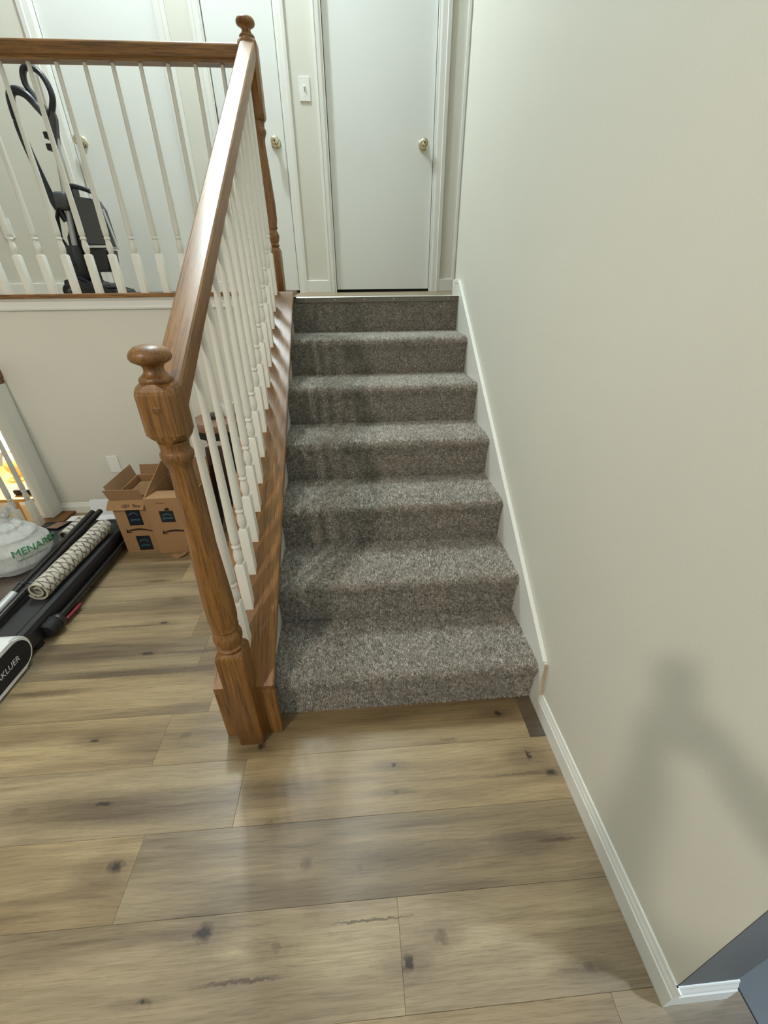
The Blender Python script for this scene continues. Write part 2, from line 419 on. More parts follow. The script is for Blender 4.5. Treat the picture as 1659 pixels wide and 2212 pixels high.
# ================================================================== THE SETTING
# floor of the lower hall, plank by plank
bm = B(); box(bm, -1.90, 1.16, -4.4, 1.70, -.20, -.009); fl = struct('floor', bm, 'grout')
ROW0, RW, PLEN = -.762, .1985, 1.315
joints = {0: .396, 1: -.335, 2: -.081, 3: -.400, 5: -.376}
tones = {(0, -1): (.93, .35), (0, 0): (.90, .30), (1, -1): (1.02, .75), (1, 0): (.80, .38), (2, -1): (.90, .45), (2, 0): (1.03, .72), (3, -1): (1.03, .75), (3, 0): (.92, .85), (3, 1): (.48, .35), (5, -1): (.80, .3), (5, 0): (.95, .5), (4, -1): (.99, .7), (4, 0): (1.0, .7)}
ys = [-.762, -.560, -.365, -.163, .028, .222, .420, .615, .815, 1.012, 1.210, 1.408, 1.606]
def rowy(k):
    if 0 <= k < len(ys): return ys[k]
    return ROW0 + RW * k if k < 0 else ys[-1] + RW * (k - len(ys) + 1)
seedn = 0
for k in range(-18, 13):
    y0, y1 = rowy(k), min(rowy(k + 1), 1.69)
    if y1 - y0 < .02: continue
    xe = XW if y0 > -.80 else 1.1635
    j = joints.get(k, -1.2 + ((k * 0.4271) % 1) * PLEN)
    m0 = -4
    for m in range(m0, 5):
        a, b = j + m * PLEN, j + (m + 1) * PLEN
        a, b = max(a, -1.89), min(b, xe)
        if b - a < .01: continue
        bm = B(); g = .0002
        box(bm, a + g, b - g, y0 + g, y1 - g, -.008, 0)
        bmesh.ops.bevel(bm, geom=[e for e in bm.edges if all(v.co.z > -.001 for v in e.verts)], offset=.0006, segments=1, affect='EDGES')
        p = obj('plank', bm, 'plank', parent=fl, at=((a + b) / 2, (y0 + y1) / 2, 0))
        t_, w_ = tones.get((k, m), (random.uniform(.82, 1.04), random.uniform(.3, .8)))
        seedn += 1; p['seed'] = float(seedn % 17) + random.random(); p['tone'] = t_; p['warm'] = w_
# kitchen floor tiles behind the wall end
bm = B(); box(bm, 1.16, 4.0, -4.4, 1.75, -.20, -.010); kf = struct('floor_kitchen', bm, 'grout')
for i in range(9):
    for j in range(16):
        x0 = 1.165 + i * .305; y0 = -2.98 + j * .305
        bm = B(); box(bm, x0, min(x0 + .30, 3.99), y0, min(y0 + .30, 1.74), -.009, 0, .0015, 1)
        obj('tile', bm, 'tile', parent=kf, at=(x0, y0, 0))
# landing
bm = B(); box(bm, -5.4, XW + .13, YL + .012, YB + .12, ZL - .19, ZL); box(bm, XW + .13, 4.0, 1.85, YB + .12, ZL - .19, ZL); lf = struct('floor_landing', bm, 'plank'); lf['seed'] = 3.3; lf['tone'] = .95; lf['warm'] = .5
# walls
bm = B(); box(bm, XW, XW + .135, -.778, 1.85, -.02, 4.7); struct('wall_right', bm, 'wall')
bm = B(); box(bm, -5.4, -1.90, 1.685, 1.698, 1.14, ZL + .014); box(bm, -1.90, -.135, 1.685, 1.698, 0, ZL + .014); box(bm, -1.90, -.139, 1.698, 1.80, 0, ZL - .195); struct('wall_below_balcony', bm, 'wall')
bm = B(); box(bm, -5.4, 4.0, 2.72, 2.80, ZL, 4.7)                      # back wall skin behind the doors
for a, b in ((-5.4, -1.50), (-.745, -.535), (.012, .178), (1.03, 1.14), (1.95, 4.0)): box(bm, a, b, YB, 2.72, ZL, 4.7)
for a, b in ((-1.50, -.745), (-.535, .012), (.178, 1.03), (1.14, 1.95)): box(bm, a, b, YB, 2.72, ZL + 2.08, 4.7)
struct('wall_back', bm, 'wall')
bm = B(); box(bm, -5.5, 4.1, -4.5, -4.4, -1.3, 4.7); struct('wall_rear', bm, 'wall')
bm = B(); box(bm, -5.5, -5.4, -4.4, 4.4, -1.3, 4.7); struct('wall_left', bm, 'wall')
bm = B(); box(bm, 4.0, 4.1, -4.4, 2.8, -.2, 4.7); struct('wall_kitchen', bm, 'wall')
bm = B(); box(bm, XW + .135, 4.0, 1.74, 1.85, -.02, 4.7); struct('wall_kitchen_side', bm, 'wall')
bm = B(); box(bm, -5.5, 4.1, -4.5, 2.8, 4.7, 4.8); struct('ceiling', bm, 'ceil')
# lower level seen past the white railing
bm = B(); box(bm, -5.4, -1.90, -4.4, 4.4, -1.40, -1.25); struct('floor_lower_level', bm, 'yellow')
bm = B(); box(bm, -1.90, -1.86, -4.4, 1.685, -1.25, -.009); struct('wall_stairwell', bm, 'wall')
bm = B(); box(bm, -5.4, -1.86, 4.30, 4.40, -1.25, 1.2); struct('wall_lower_level', bm, 'wall')
bm = B(); box(bm, -1.90, -1.86, 1.80, 4.30, -1.25, 1.13); struct('wall_lower_level_side', bm, 'wall')
bm = B(); box(bm, -5.4, -1.86, 2.80, 4.40, 1.13, 1.25); struct('ceiling_lower_level', bm, 'ceil')

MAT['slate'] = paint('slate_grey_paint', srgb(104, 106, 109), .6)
bm = B(); box(bm, XW + .0005, XW + .1365, -.7795, -.7781, 0, 4.7); box(bm, XW + .1351, XW + .1365, -.778, 1.74, 0, 4.7); struct('wall_kitchen_return', bm, 'slate')
# baseboards
def bbprof(h=.085, d=.013):   # (distance from wall, height)
    return [(0, 0), (d, 0), (d, h * .66), (d * .80, h * .70), (d * .72, h * .78), (d * .45, h * .90), (d * .42, h * .95), (d * .30, h), (0, h)]
bm = B(); prism(bm, [(XW - a, z) for a, z in bbprof(.092)], 1, -.792, -.062); struct('baseboard_right', bm, 'white')
bm = B(); prism(bm, [(-.778 - a, z) for a, z in bbprof(.092)], 0, XW - .004, XW + .140); struct('baseboard_wall_end', bm, 'white')
bm = B(); prism(bm, [(1.685 - a, z) for a, z in bbprof(.075)], 0, -1.747, -.14); struct('baseboard_below_balcony', bm, 'white')
for i, (a, b) in enumerate(((-5.4, -1.50), (-.745, -.535), (.014, .176), (1.036, 1.136))):
    bm = B(); box(bm, a, b, YB - .013, YB, ZL, ZL + .083, .002, 1); struct('baseboard_landing_%d' % (i + 1), bm, 'white')

# right skirt board along the steps, with its mudded lower end
sk = [(-.060, 0), (-.062, .092), (-.047, .150), (-.044, .232), (1.685, 1.402), (1.70, 1.408), (1.80, 1.408), (1.80, 1.25), (1.60, 1.0), (.30, 0)]
bm = B(); prism(bm, sk, 0, XW - .013, XW - .0005); t1 = trim(bm)
bm = B(); prism(bm, [(-.040, .222), (1.70, 1.398), (1.80, 1.398), (1.80, 1.412), (1.695, 1.412), (-.040, .240)], 0, XW - .017, XW - .0005, .002)
obj('moulding', bm, 'white', parent=t1)
bm = B(); prism(bm, [(-.064, .090), (-.060, .088), (-.041, .150), (-.038, .228), (-.048, .232), (-.051, .150)], 0, XW - .012, XW - .0004)
obj('plaster_end', bm, 'mud', parent=t1)
bm = B(); box(bm, XW - .013, XW, 1.80, 1.853, ZL, ZL + .083, .002, 1); struct('baseboard_wall_corner', bm, 'white')

# balcony edge trim
bm = B(); prism(bm, [(1.685, 1.288), (1.672, 1.288), (1.670, 1.297), (1.672, 1.303), (1.672, 1.330), (1.664, 1.338), (1.664, 1.345), (1.685, 1.345)], 0, -5.3, -.135); trim(bm)

# doors on the landing
def knob(parent, x, z, y):
    bm = B(); lathe(bm, [(.001, 0), (.031, -.001), (.033, -.005), (.028, -.010), (.014, -.014), (.0115, -.028), (.016, -.034), (.026, -.042), (.0295, -.052), (.027, -.062), (.018, -.068), (.001, -.070)], (x, y, z), 24, 1)
    k = obj('knob', bm, 'brass', parent=parent, smooth=True, angle=60)
    bm = B(); lathe(bm, [(.001, 0), (.006, -.0006), (.006, -.003), (.001, -.0035)], (x, y - .069, z), 12, 1); obj('knob_button', bm, 'nickel', parent=k)
    return k
def make_door(n, x0, x1, kx, hx=None, recess=.02, kz=.885):
    yf = YB + recess
    bm = B(); box(bm, x0 + .003, x1 - .003, yf, yf + .035, ZL + .018, ZL + 2.03, .0015, 1)
    d = struct('door_%d' % n, bm, 'door', at=((x0 + x1) / 2, yf, ZL))
    if kx is not None: knob(d, kx, ZL + kz, yf)
    if hx is not None:
        for hz in (.22, 1.03, 1.82):
            bm = B(); lathe(bm, [(.001, -.045), (.0055, -.045), (.0055, .045), (.001, .045)], (hx, yf - .003, ZL + hz), 10)
            for q in (-.047, .047): lathe(bm, [(.001, -.003), (.004, -.002), (.004, .002), (.001, .003)], (hx, yf - .003, ZL + hz + q), 8)
            obj('hinge', bm, 'nickel', parent=d)
    bm = B(); box(bm, x0 - .005, x1 + .005, yf + .006, 2.719, ZL, ZL + .017); obj('door_gap_shade', bm, 'dark', parent=d)  # solid black block paints the shade in the slit under the door
    return d
make_door(1, .238, .958, .885, None, .028)
make_door(2, -.470, -.050, -.112, -.472, .012)
make_door(3, -1.425, -.748, -1.366, None, .02)
make_door(4, 1.20, 1.90, None, None, .04)
def casing(x0, x1, inner):
    """one casing leg with a stepped moulding, inner edge towards the door"""
    bm = B(); s = 1 if inner > x0 + 1e-6 else -1
    w_ = x1 - x0
    pr = [(x0, YB), (x0, YB - .014), (x0 + .35 * w_, YB - .016), (x0 + .42 * w_, YB - .012), (x0 + .88 * w_, YB - .010), (x1, YB - .007), (x1, YB)] if s > 0 else [(x0, YB), (x0, YB - .007), (x0 + .12 * w_, YB - .010), (x0 + .58 * w_, YB - .012), (x0 + .65 * w_, YB - .016), (x1, YB - .014), (x1, YB)]
    prism(bm, pr, 2, ZL, ZL + 2.045); return trim(bm)
casing(.175, .226, .226); casing(.970, 1.036, .970)
casing(-.040, .015, -.040); casing(-.535, -.480, -.480)
casing(-1.500, -1.430, -1.430); casing(-.742, -.672, -.742)
casing(1.136, 1.182, 1.182)
for a, b in ((-1.50, -.672), (-.535, .015), (.175, 1.036), (1.136, 1.95)):
    bm = B(); box(bm, a, b, YB - .0145, YB - .0005, ZL + 2.045, ZL + 2.115, .002, 1); trim(bm)
def jamb(x0, x1):
    bm = B(); box(bm, x0, x1, YB - .002, 2.72, ZL, ZL + 2.06); trim(bm)
for a, b in ((.224, .237), (.959, .973), (-.0485, -.036), (-.487, -.4715), (-1.437, -1.426), (-.7465, -.735), (1.180, 1.199)): jamb(a, b)

# ================================================================== STAIRCASE
stairs = root('staircase', (W / 2, 0, 0), 'staircase of seven steps covered in speckled grey brown carpet', 'stairs')
def step_profile(i):
    """front-to-back carpet outline of step i in (y, z): riser bottom, nose, tread back"""
    y0, z0, z1 = i * T, i * R, (i + 1) * R
    last = i == 6
    pts = [(y0 + .002, z0), (y0 - .001, z0 + .05)]
    if last:
        pts += [(y0 - .002, z0 + .10), (y0 - .004, z1 - .03), (y0 - .006, z1 - .006)]
        return pts
    pts += [(y0 - .003, z1 - .066), (y0 - .008, z1 - .046)]
    rr = .021; c = (y0 + .006, z1 - rr - .002)
    for k in range(7):
        a = math.radians(195 - k * 17.5); pts.append((c[0] + rr * math.cos(a) * 1.05, c[1] + rr * math.sin(a)))
    pts += [(y0 + .06, z1), (y0 + T + .004, z1)]
    return pts
def pile(i, prof, parent):
    P = np.array(prof); seg = np.diff(P, axis=0); L = np.hypot(seg[:, 0], seg[:, 1]); cum = np.concatenate([[0], np.cumsum(L)])
    sp = .0048; ns = int(cum[-1] / sp); nx = int(W / sp)
    s, x = np.meshgrid((np.arange(ns) + .5) * cum[-1] / ns, (np.arange(nx) + .5) * W / nx, indexing='ij')
    s = (s + rng.uniform(-.45, .45, s.shape) * sp).ravel().clip(0, cum[-1] - 1e-6); x = (x + rng.uniform(-.45, .45, x.shape) * sp).ravel().clip(.002, W - .001)
    k = np.clip(np.searchsorted(cum, s, side='right') - 1, 0, len(L) - 1); f = (s - cum[k]) / L[k]
    yz = P[k] + seg[k] * f[:, None]
    # smoothed normals
    nrm = np.stack([-seg[:, 1], seg[:, 0]], 1) / L[:, None]
    vn = np.vstack([nrm[:1], (nrm[1:] + nrm[:-1]) / 2, nrm[-1:]])
    nn = vn[k] * (1 - f[:, None]) + vn[k + 1] * f[:, None]; nn /= np.linalg.norm(nn, axis=1)[:, None]
    n = len(s)
    base = np.stack([x, yz[:, 0], yz[:, 1]], 1); N3 = np.stack([np.zeros(n), nn[:, 0], nn[:, 1]], 1)
    T1 = np.tile([1., 0, 0], (n, 1)); T2 = np.cross(N3, T1)
    ang = rng.uniform(0, 2 * np.pi, n); rad = rng.uniform(.0026, .0038, n); h = rng.uniform(.005, .0105, n)
    lean = rng.normal(0, .0028, (n, 2)); lean[:, 1] += .0008
    V = np.empty((n, 4, 3))
    for q in range(3):
        a = ang + q * 2.0944
        V[:, q] = base + T1 * (rad * np.cos(a))[:, None] + T2 * (rad * np.sin(a))[:, None] - N3 * .001
    V[:, 3] = base + N3 * h[:, None] + T1 * lean[:, :1] + T2 * lean[:, 1:]
    V[:, :, 0] = V[:, :, 0].clip(.0, W + .003)
    idx = np.arange(n)[:, None] * 4
    F = np.concatenate([idx + np.array(t) for t in ((0, 1, 3), (1, 2, 3), (2, 0, 3))], 1).reshape(-1, 3)
    me = bpy.data.meshes.new('carpet_pile'); org = np.array(wloc(parent))
    me.vertices.add(n * 4); me.vertices.foreach_set('co', (V.reshape(-1, 3) - org).ravel().astype(np.float32))
    me.loops.add(len(F) * 3); me.loops.foreach_set('vertex_index', F.ravel().astype(np.int32))
    me.polygons.add(len(F)); me.polygons.foreach_set('loop_start', (np.arange(len(F)) * 3).astype(np.int32))
    me.update(calc_edges=True)
    at = me.attributes.new('tone', 'FLOAT', 'POINT')
    # speckle: clumps of neighbouring tufts share a yarn shade
    cell = np.floor(base / .0085).astype(int); hsh = (np.abs(np.sin(cell[:, 0] * 12.9898 + cell[:, 1] * 78.233 + cell[:, 2] * 37.719)) * 43758.5453) % 1
    tone = np.clip(.55 * hsh + .45 * rng.uniform(0, 1, n), 0, 1)
    at.data.foreach_set('value', np.repeat(tone, 4).astype(np.float32))
    me.materials.append(MAT['pile'])
    o = bpy.data.objects.new('carpet_pile', me); COL.objects.link(o); o.parent = parent; o['kind'] = 'stuff'
    return o
for i in range(7):
    pr = step_profile(i)
    y_end = (i + 1) * T if i < 6 else YL + .001
    lo = max(i * R - .05, 0)
    poly = pr + [(pr[-1][0], lo), (i * T + .002, lo)]
    if i == 6: poly = pr + [(YL + .001, ZL - .006), (YL + .001, lo), (i * T + .002, lo)]
    bm = B(); prism(bm, poly, 0, .0015, W - .002)
    st = obj('step', bm, 'carpet', parent=stairs)
    pile(i, pr, st)
# metal edge at the landing
bm = B(); prism(bm, [(YL - .017, ZL - .024), (YL - .013, ZL - .024), (YL - .012, ZL - .002), (YL + .03, ZL), (YL + .03, ZL + .004), (YL - .010, ZL + .0045), (YL - .016, ZL + .001)], 0, .014, W - .004)
ns = obj('edge_strip', bm, 'bronze', parent=stairs)
ns['label'] = 'dark metal edging strip on the top step'
bm = B(); prism(bm, [(YL - .0170, ZL + .0005), (YL - .010, ZL + .0047), (YL + .028, ZL + .0044), (YL + .028, ZL + .0056), (YL - .010, ZL + .0062), (YL - .0182, ZL + .0012)], 0, .014, W - .004)
obj('bright_lip', bm, 'alu', parent=ns)
for xx in (.085, .25, .42, .59, .76, .91):
    bm = B(); lathe(bm, [(.0005, 0), (.004, 0), (.003, -.0012), (.0005, -.0016)], (xx, YL - .0162, ZL - .011), 10, 1); obj('screw', bm, 'alu', parent=ns)
# ================================================================== RAILINGS
NX, NY = -.072, -.073
def newel(name, parent, x, y, zs, dowel=False):
    """zs: levels: foot, top of lower block, bottom of upper block, top of upper block, tip"""
    z0, zb, zu, zt, tip = zs; hw = .0415
    bm = B(); ch = .09
    sqring(bm, [(hw - .001, ch, z0), (hw, ch, z0 + .002), (hw, ch, zb - .020), (hw * .98, .30, zb - .010), (hw * .90, .85, zb - .002), (hw * .86, 1, zb)], (x, y))
    low = obj(name, bm, 'oakz', parent=parent, smooth=True, at=(x, y, z0), angle=35)
    bm = B()
    b0 = zb - .001
    prof = [(.033, b0), (.034, b0 + .004), (.039, b0 + .008), (.040, b0 + .012), (.036, b0 + .016), (.034, b0 + .020), (.039, b0 + .030), (.0425, b0 + .044), (.0428, b0 + .054), (.0395, b0 + .067), (.034, b0 + .075), (.033, b0 + .080), (.0375, b0 + .085), (.0390, b0 + .091), (.0375, b0 + .097), (.0365, b0 + .101), (.0395, b0 + .112), (.0412, b0 + .125), (.0414, b0 + .17)]
    n = 8; z_s, z_e = b0 + .20, zu - .085
    for k in range(n + 1): prof.append((.0412 - .0150 * k / n, z_s + (z_e - z_s) * k / n))
    prof += [(.0264, zu - .068), (.0285, zu - .058), (.033, zu - .048), (.0365, zu - .040), (.0370, zu - .030), (.0335, zu - .024), (.0315, zu - .020), (.0325, zu - .006), (.034, zu)]
    lathe(bm, prof, (x, y, 0), 32); obj('turned_shaft', bm, 'oakz', parent=low, smooth=True, angle=50)
    bm = B()
    sqring(bm, [(hw * .80, .8, zu - .001), (hw * .93, .55, zu + .008), (hw, .30, zu + .020), (hw, .30, zt - .022), (hw * .97, .36, zt - .014), (hw * .90, .5, zt - .006), (hw * .80, .8, zt)], (x, y), 1)
    up = obj('upper_block', bm, 'oakz', parent=low)
    bm = B(); h = tip - zt
    lathe(bm, [(.032, zt - .001), (.034, zt + .003), (.034, zt + .007), (.030, zt + .011), (.026, zt + .014), (.0205, zt + .020), (.0195, zt + .027), (.022, zt + .033), (.030, zt + .037), (.0385, zt + .042), (.0415, zt + .048), (.0405, zt + .055), (.036, zt + .062), (.027, zt + h - .004), (.014, tip - .001), (.001, tip)], (x, y, 0), 32)
    obj('finial', bm, 'oakz', parent=low, smooth=True, angle=60)
    if dowel:
        bm = B(); lathe(bm, [(.0005, .0008), (.0075, .0008), (.0085, -.0005), (.0075, -.0012), (.0005, -.0014)], (x + .001, y - hw, (zu + zt) / 2 + .012), 16, 1); obj('dowel_plug', bm, 'oakx', parent=low, smooth=True)
    return low
BAL = {}
def baluster_mesh(key, h, top_r=.0095, slope=0, hw=.0160):
    """local baluster mesh, base at z = 0 and height h; bottom of base cut to the slope"""
    bm = B()
    cut = slope * hw
    sq = .185
    vs0 = [bm.verts.new(p) for p in ((-hw, -hw, -cut), (hw, -hw, -cut), (hw, hw, cut), (-hw, hw, cut))]
    def ring(z, rr): return [bm.verts.new((sx * rr, sy * rr, z)) for sx, sy in ((-1, -1), (1, -1), (1, 1), (-1, 1))]
    v1 = ring(sq - .006, hw); v2 = ring(sq, hw * .74)
    bm.faces.new(vs0[::-1])
    for a, b in ((vs0, v1), (v1, v2)):
        for k in range(4): bm.faces.new((a[k], a[(k + 1) % 4], b[(k + 1) % 4], b[k]))
    bm.faces.new(v2)
    p = [(.0100, sq - .001), (.0108, sq + .004), (.0132, sq + .010), (.0155, sq + .020), (.0160, sq + .030), (.0148, sq + .042), (.0122, sq + .056), (.0114, sq + .062), (.0142, sq + .065), (.0156, sq + .069), (.0142, sq + .073), (.0118, sq + .076), (.0118, sq + .080), (.0136, sq + .083), (.0146, sq + .088), (.0150, sq + .10), (.0150, sq + .13)]
    for k in range(1, 9): p.append((.0150 + (top_r - .0150) * (k / 8) ** .8, sq + .13 + (h - sq - .13) * k / 8))
    lathe(bm, p, (0, 0, 0), 14)
    bmesh.ops.recalc_face_normals(bm, faces=bm.faces)
    me = bpy.data.meshes.new('baluster'); bm.to_mesh(me); bm.free()
    me.shade_smooth(); me.set_sharp_from_angle(angle=math.radians(42)); me.materials.append(MAT['baluster']); return me
def rail_sec(w_=.064, h=.058):
    a = w_ / 2
    half = [(a * .80, -h), (a * .80, -h * .86), (a, -h * .74), (a, -h * .20), (a * .93, -h * .08), (a * .80, -.0015), (a * .4, 0)]
    return half + [(-x, z) for x, z in reversed(half)]
# --- stair railing
rail = root('stair_railing', (NX, 0, 0), 'sloping stair railing with oak handrail, white balusters and oak newel', 'railing')
# low side wall carrying the railing, its oak cap and end board
bm = B(); prism(bm, [(-.055, 0), (-.055, capz(-.055) - .022), (1.56, capz(1.56) - .022), (YL + .1, ZL - .001), (YL + .1, 0)], 0, -.138, -.001); obj('side_wall', bm, 'white', parent=rail)
bm = B(); yk = (1.366 - .305) / .676
prism(bm, [(-.074, capz(-.074)), (yk, 1.366), (1.775, 1.366), (1.775, 1.345), (yk + .012, 1.345), (-.074, capz(-.074) - .026)], 0, -.168, .030, .003)
capo = obj('stringer_cap', bm, 'oakslope', parent=rail, at=(-.07, .8, .8))
bm = B(); box(bm, -.167, .029, -.0745, -.054, 0, capz(-.074) - .024, .0015, 1); obj('end_board', bm, 'oakz', parent=rail, at=(-.07, -.06, 0))
bm = B(); prism(bm, [(-.05, .0), (-.05, capz(-.05) - .03), (1.54, capz(1.54) - .03), (1.54, capz(1.54) - .20), (.2, 0)], 0, -.0008, .0012); obj('skirt', bm, 'white', parent=rail)

newel('newel_post', rail, NX, NY, (0, .448, 1.114, 1.243, 1.316), True)
RZ0, RM = 1.243, .665
def railz(y): return RZ0 + RM * y
bm = B()
L = 1.692 * math.hypot(1, RM); sec = rail_sec(.068, .064)
v0 = [bm.verts.new((a, 0, b)) for a, b in sec]; v1 = [bm.verts.new((a, L, b)) for a, b in sec]
for k in range(len(sec)): bm.faces.new((v0[k], v0[(k + 1) % len(sec)], v1[(k + 1) % len(sec)], v1[k]))
bm.faces.new(v0); bm.faces.new(v1); bmesh.ops.recalc_face_normals(bm, faces=bm.faces)
me = bpy.data.meshes.new('handrail'); bm.to_mesh(me); bm.free(); me.materials.append(MAT['oaky']); me.shade_smooth(); me.set_sharp_from_angle(angle=math.radians(30))
hr = bpy.data.objects.new('handrail', me); COL.objects.link(hr); hr.parent = rail
hr.location = (NX - .006 - rail.location.x, -.036, railz(-.036)); hr.rotation_euler = (math.atan(RM), 0, -.0056)
bmesh_stair = baluster_mesh('stair', .83, .0090, SL)
for k in range(15):
    y = .047 + .1082 * k
    if y > 1.60: break
    zb = min(capz(y), 1.366); top = railz(y) - .072
    if k == 0 or abs((top - zb) - prev_h) > .012:
        cur = baluster_mesh('s', top - zb, .0090, SL if zb < 1.36 else 0); prev_h = top - zb
    b = bpy.data.objects.new('baluster', cur); COL.objects.link(b); b.parent = rail; b.location = (NX + .002 - rail.location.x, y, zb)
# --- balcony railing
YBAL = 1.70
brail = root('balcony_railing', (-1.4, YBAL, 1.366), 'level balcony railing on the landing with dark oak handrail and white balusters', 'railing')
nb = newel('newel_post', brail, NX + .001, YBAL, (1.366, 1.575, 2.085, 2.365, 2.434))
bm = B(); sweep(bm, rail_sec(.066, .066), [(-4.2, YBAL, 2.345), (NX - .03, YBAL, 2.345)]); hb = obj('handrail', bm, 'oakx', parent=brail, smooth=True, angle=38)
bm = B(); box(bm, -5.2, -.165, 1.652, 1.760, 1.345, 1.366, .003, 2); obj('base_cap', bm, 'oakx', parent=brail)
mb = baluster_mesh('balc', 2.345 - .060 - 1.366, .0090)
for k in range(33):
    b = bpy.data.objects.new('baluster', mb); COL.objects.link(b); b.parent = brail; b.location = (-.197 - .1218 * k + 1.4, 0, 0)
# --- white railing beside the way down
lrail = root('stairwell_railing', (-1.785, 1.0, 0), 'white railing with dark oak handrail beside the stairwell at the left wall', 'railing')
bm = B(); box(bm, -1.826, -1.748, 1.575, 1.684, 0.02, .90, .006, 2); obj('half_post', bm, 'white', parent=lrail)
bm = B(); sweep(bm, rail_sec(.074, .115), [(-1.783, -2.4, 1.02), (-1.783, 1.684, 1.02)]); obj('handrail', bm, 'oaky', parent=lrail, smooth=True, angle=38)
bm = B(); box(bm, -1.865, -1.665, -2.4, 1.684, 0.0005, .020, .003, 2); obj('base_board', bm, 'oaky', parent=lrail)
ml = baluster_mesh('low', .892, .0095)
for k in range(32):
    b = bpy.data.objects.new('baluster', ml); COL.objects.link(b); b.parent = lrail; b.location = (0, 1.488 - .1218 * k - 1.0, .02)

# ================================================================== WALL FITTINGS
sw = root('light_switch', (.106, YB, ZL + 1.147), 'white toggle light switch plate between the two landing doors', 'light switch')
bm = B(); box(bm, .071, .141, YB - .006, YB, ZL + 1.088, ZL + 1.206, .0025, 2); obj('plate', bm, 'plate', parent=sw)
bm = B(); prism(bm, [(YB - .006, ZL + 1.134), (YB - .006, ZL + 1.160), (YB - .013, ZL + 1.164), (YB - .017, ZL + 1.156)], 0, .101, .111, .001); obj('toggle', bm, 'plate', parent=sw)
for zz in (1.115, 1.179):
    bm = B(); lathe(bm, [(.0003, 0), (.0035, 0), (.0025, -.001), (.0003, -.0012)], (.106, YB - .006, ZL + zz), 10, 1); obj('screw', bm, 'plate', parent=sw)
ou = root('wall_outlet', (-2.03, YB, ZL + .42), 'white power outlet on the landing wall left of the vacuum cleaner', 'outlet')
bm = B(); box(bm, -2.065, -1.995, YB - .006, YB, ZL + .362, ZL + .478, .0025, 2); obj('plate', bm, 'plate', parent=ou)
for zz in (.398, .442):
    bm = B(); box(bm, -2.047, -2.013, YB - .0085, YB - .005, ZL + zz - .015, ZL + zz + .015, .005, 3); so = obj('socket', bm, 'plate', parent=ou)
    for dx in (-.007, .007):
        bm = B(); box(bm, -2.03 + dx - .0012, -2.03 + dx + .0012, YB - .0092, YB - .008, ZL + zz - .003, ZL + zz + .006); obj('slot', bm, 'dark', parent=so)
bp_ = root('blank_wall_plate', (-1.296, 1.685, .355), 'blank white wall plate on the beige wall above the cardboard box', 'wall plate')
bm = B(); box(bm, -1.331, -1.261, 1.679, 1.685, .296, .414, .0025, 2); obj('plate', bm, 'plate', parent=bp_)
for zz in (.325, .385):
    bm = B(); lathe(bm, [(.0003, 0), (.0035, 0), (.0025, -.001), (.0003, -.0012)], (-1.296, 1.679, zz), 10, 1); obj('screw', bm, 'plate', parent=bp_)

# ================================================================== VACUUM CLEANER ON THE LANDING
vy = 2.15
vac = root('vacuum_cleaner', (-1.25, vy, ZL), 'black upright vacuum cleaner standing on the landing behind the balusters', 'vacuum')
# handle loop (closed) and stem
lp = spline([(-1.262, vy, 2.225), (-1.305, vy, 2.290), (-1.330, vy, 2.335), (-1.322, vy, 2.385), (-1.290, vy, 2.402), (-1.245, vy, 2.385), (-1.218, vy, 2.340), (-1.213, vy, 2.285), (-1.235, vy, 2.235), (-1.255, vy, 2.205)], 6)
bm = B(); sweep(bm, [(a, b) for a, b in circ(.014, 10, .018)], lp, up=Vector((0, 1, 0))); obj('handle', bm, 'blackp', parent=vac, smooth=True, angle=60)
bm = B(); prism(bm, [(-1.28, 2.222), (-1.228, 2.246), (-1.222, 2.20), (-1.252, 2.10), (-1.268, 2.04), (-1.278, 2.09)], 1, vy - .017, vy + .017, .006); obj('handle_neck', bm, 'greyp', parent=vac)
bm = B(); tube(bm, spline([(-1.262, vy, 2.12), (-1.285, vy, 1.98), (-1.320, vy, 1.78), (-1.345, vy, 1.60), (-1.36, vy, 1.47)], 4), .017); obj('wand', bm, 'silver', parent=vac, smooth=True)
for z in (2.13, 2.08):
    bm = B(); box(bm, -1.312 + (2.13 - z) * -.1, -1.278, vy - .02, vy + .02, z - .016, z + .014, .004, 2); obj('cord_hook', bm, 'blackp', parent=vac)
# hose over the top and down the left side
bm = B(); tube(bm, spline([(-1.285, vy - .03, 2.235), (-1.325, vy - .035, 2.285), (-1.375, vy - .035, 2.302), (-1.408, vy - .035, 2.278), (-1.416, vy - .035, 2.20), (-1.412, vy - .035, 2.10), (-1.392, vy - .03, 1.95), (-1.372, vy - .02, 1.83), (-1.345, vy, 1.74)], 8), .020, 14); obj('hose', bm, 'navy', parent=vac, smooth=True)
bm = B(); tube(bm, spline([(-1.27, vy - .03, 2.215), (-1.315, vy - .034, 2.276)], 6), .0195, 14); obj('hose_cuff', bm, 'greyp', parent=vac, smooth=True)
# power cord bundle
for q in range(3):
    bm = B(); d = q * .012
    tube(bm, spline([(-1.36 + d * .6, vy - .03 - d, 1.80), (-1.375 - d * .3, vy - .04 - d, 1.70), (-1.385 + d, vy - .045, 1.60), (-1.365 + d, vy - .04 - d, 1.52), (-1.345 + d * .4, vy - .03, 1.46)], 6), .0048, 8); obj('power_cord', bm, 'rubber', parent=vac, smooth=True)
bm = B(); box(bm, -1.365, -1.285, vy - .045, vy + .05, 1.79, 1.88, .02, 3); obj('hose_clip', bm, 'greyp', parent=vac, smooth=True)
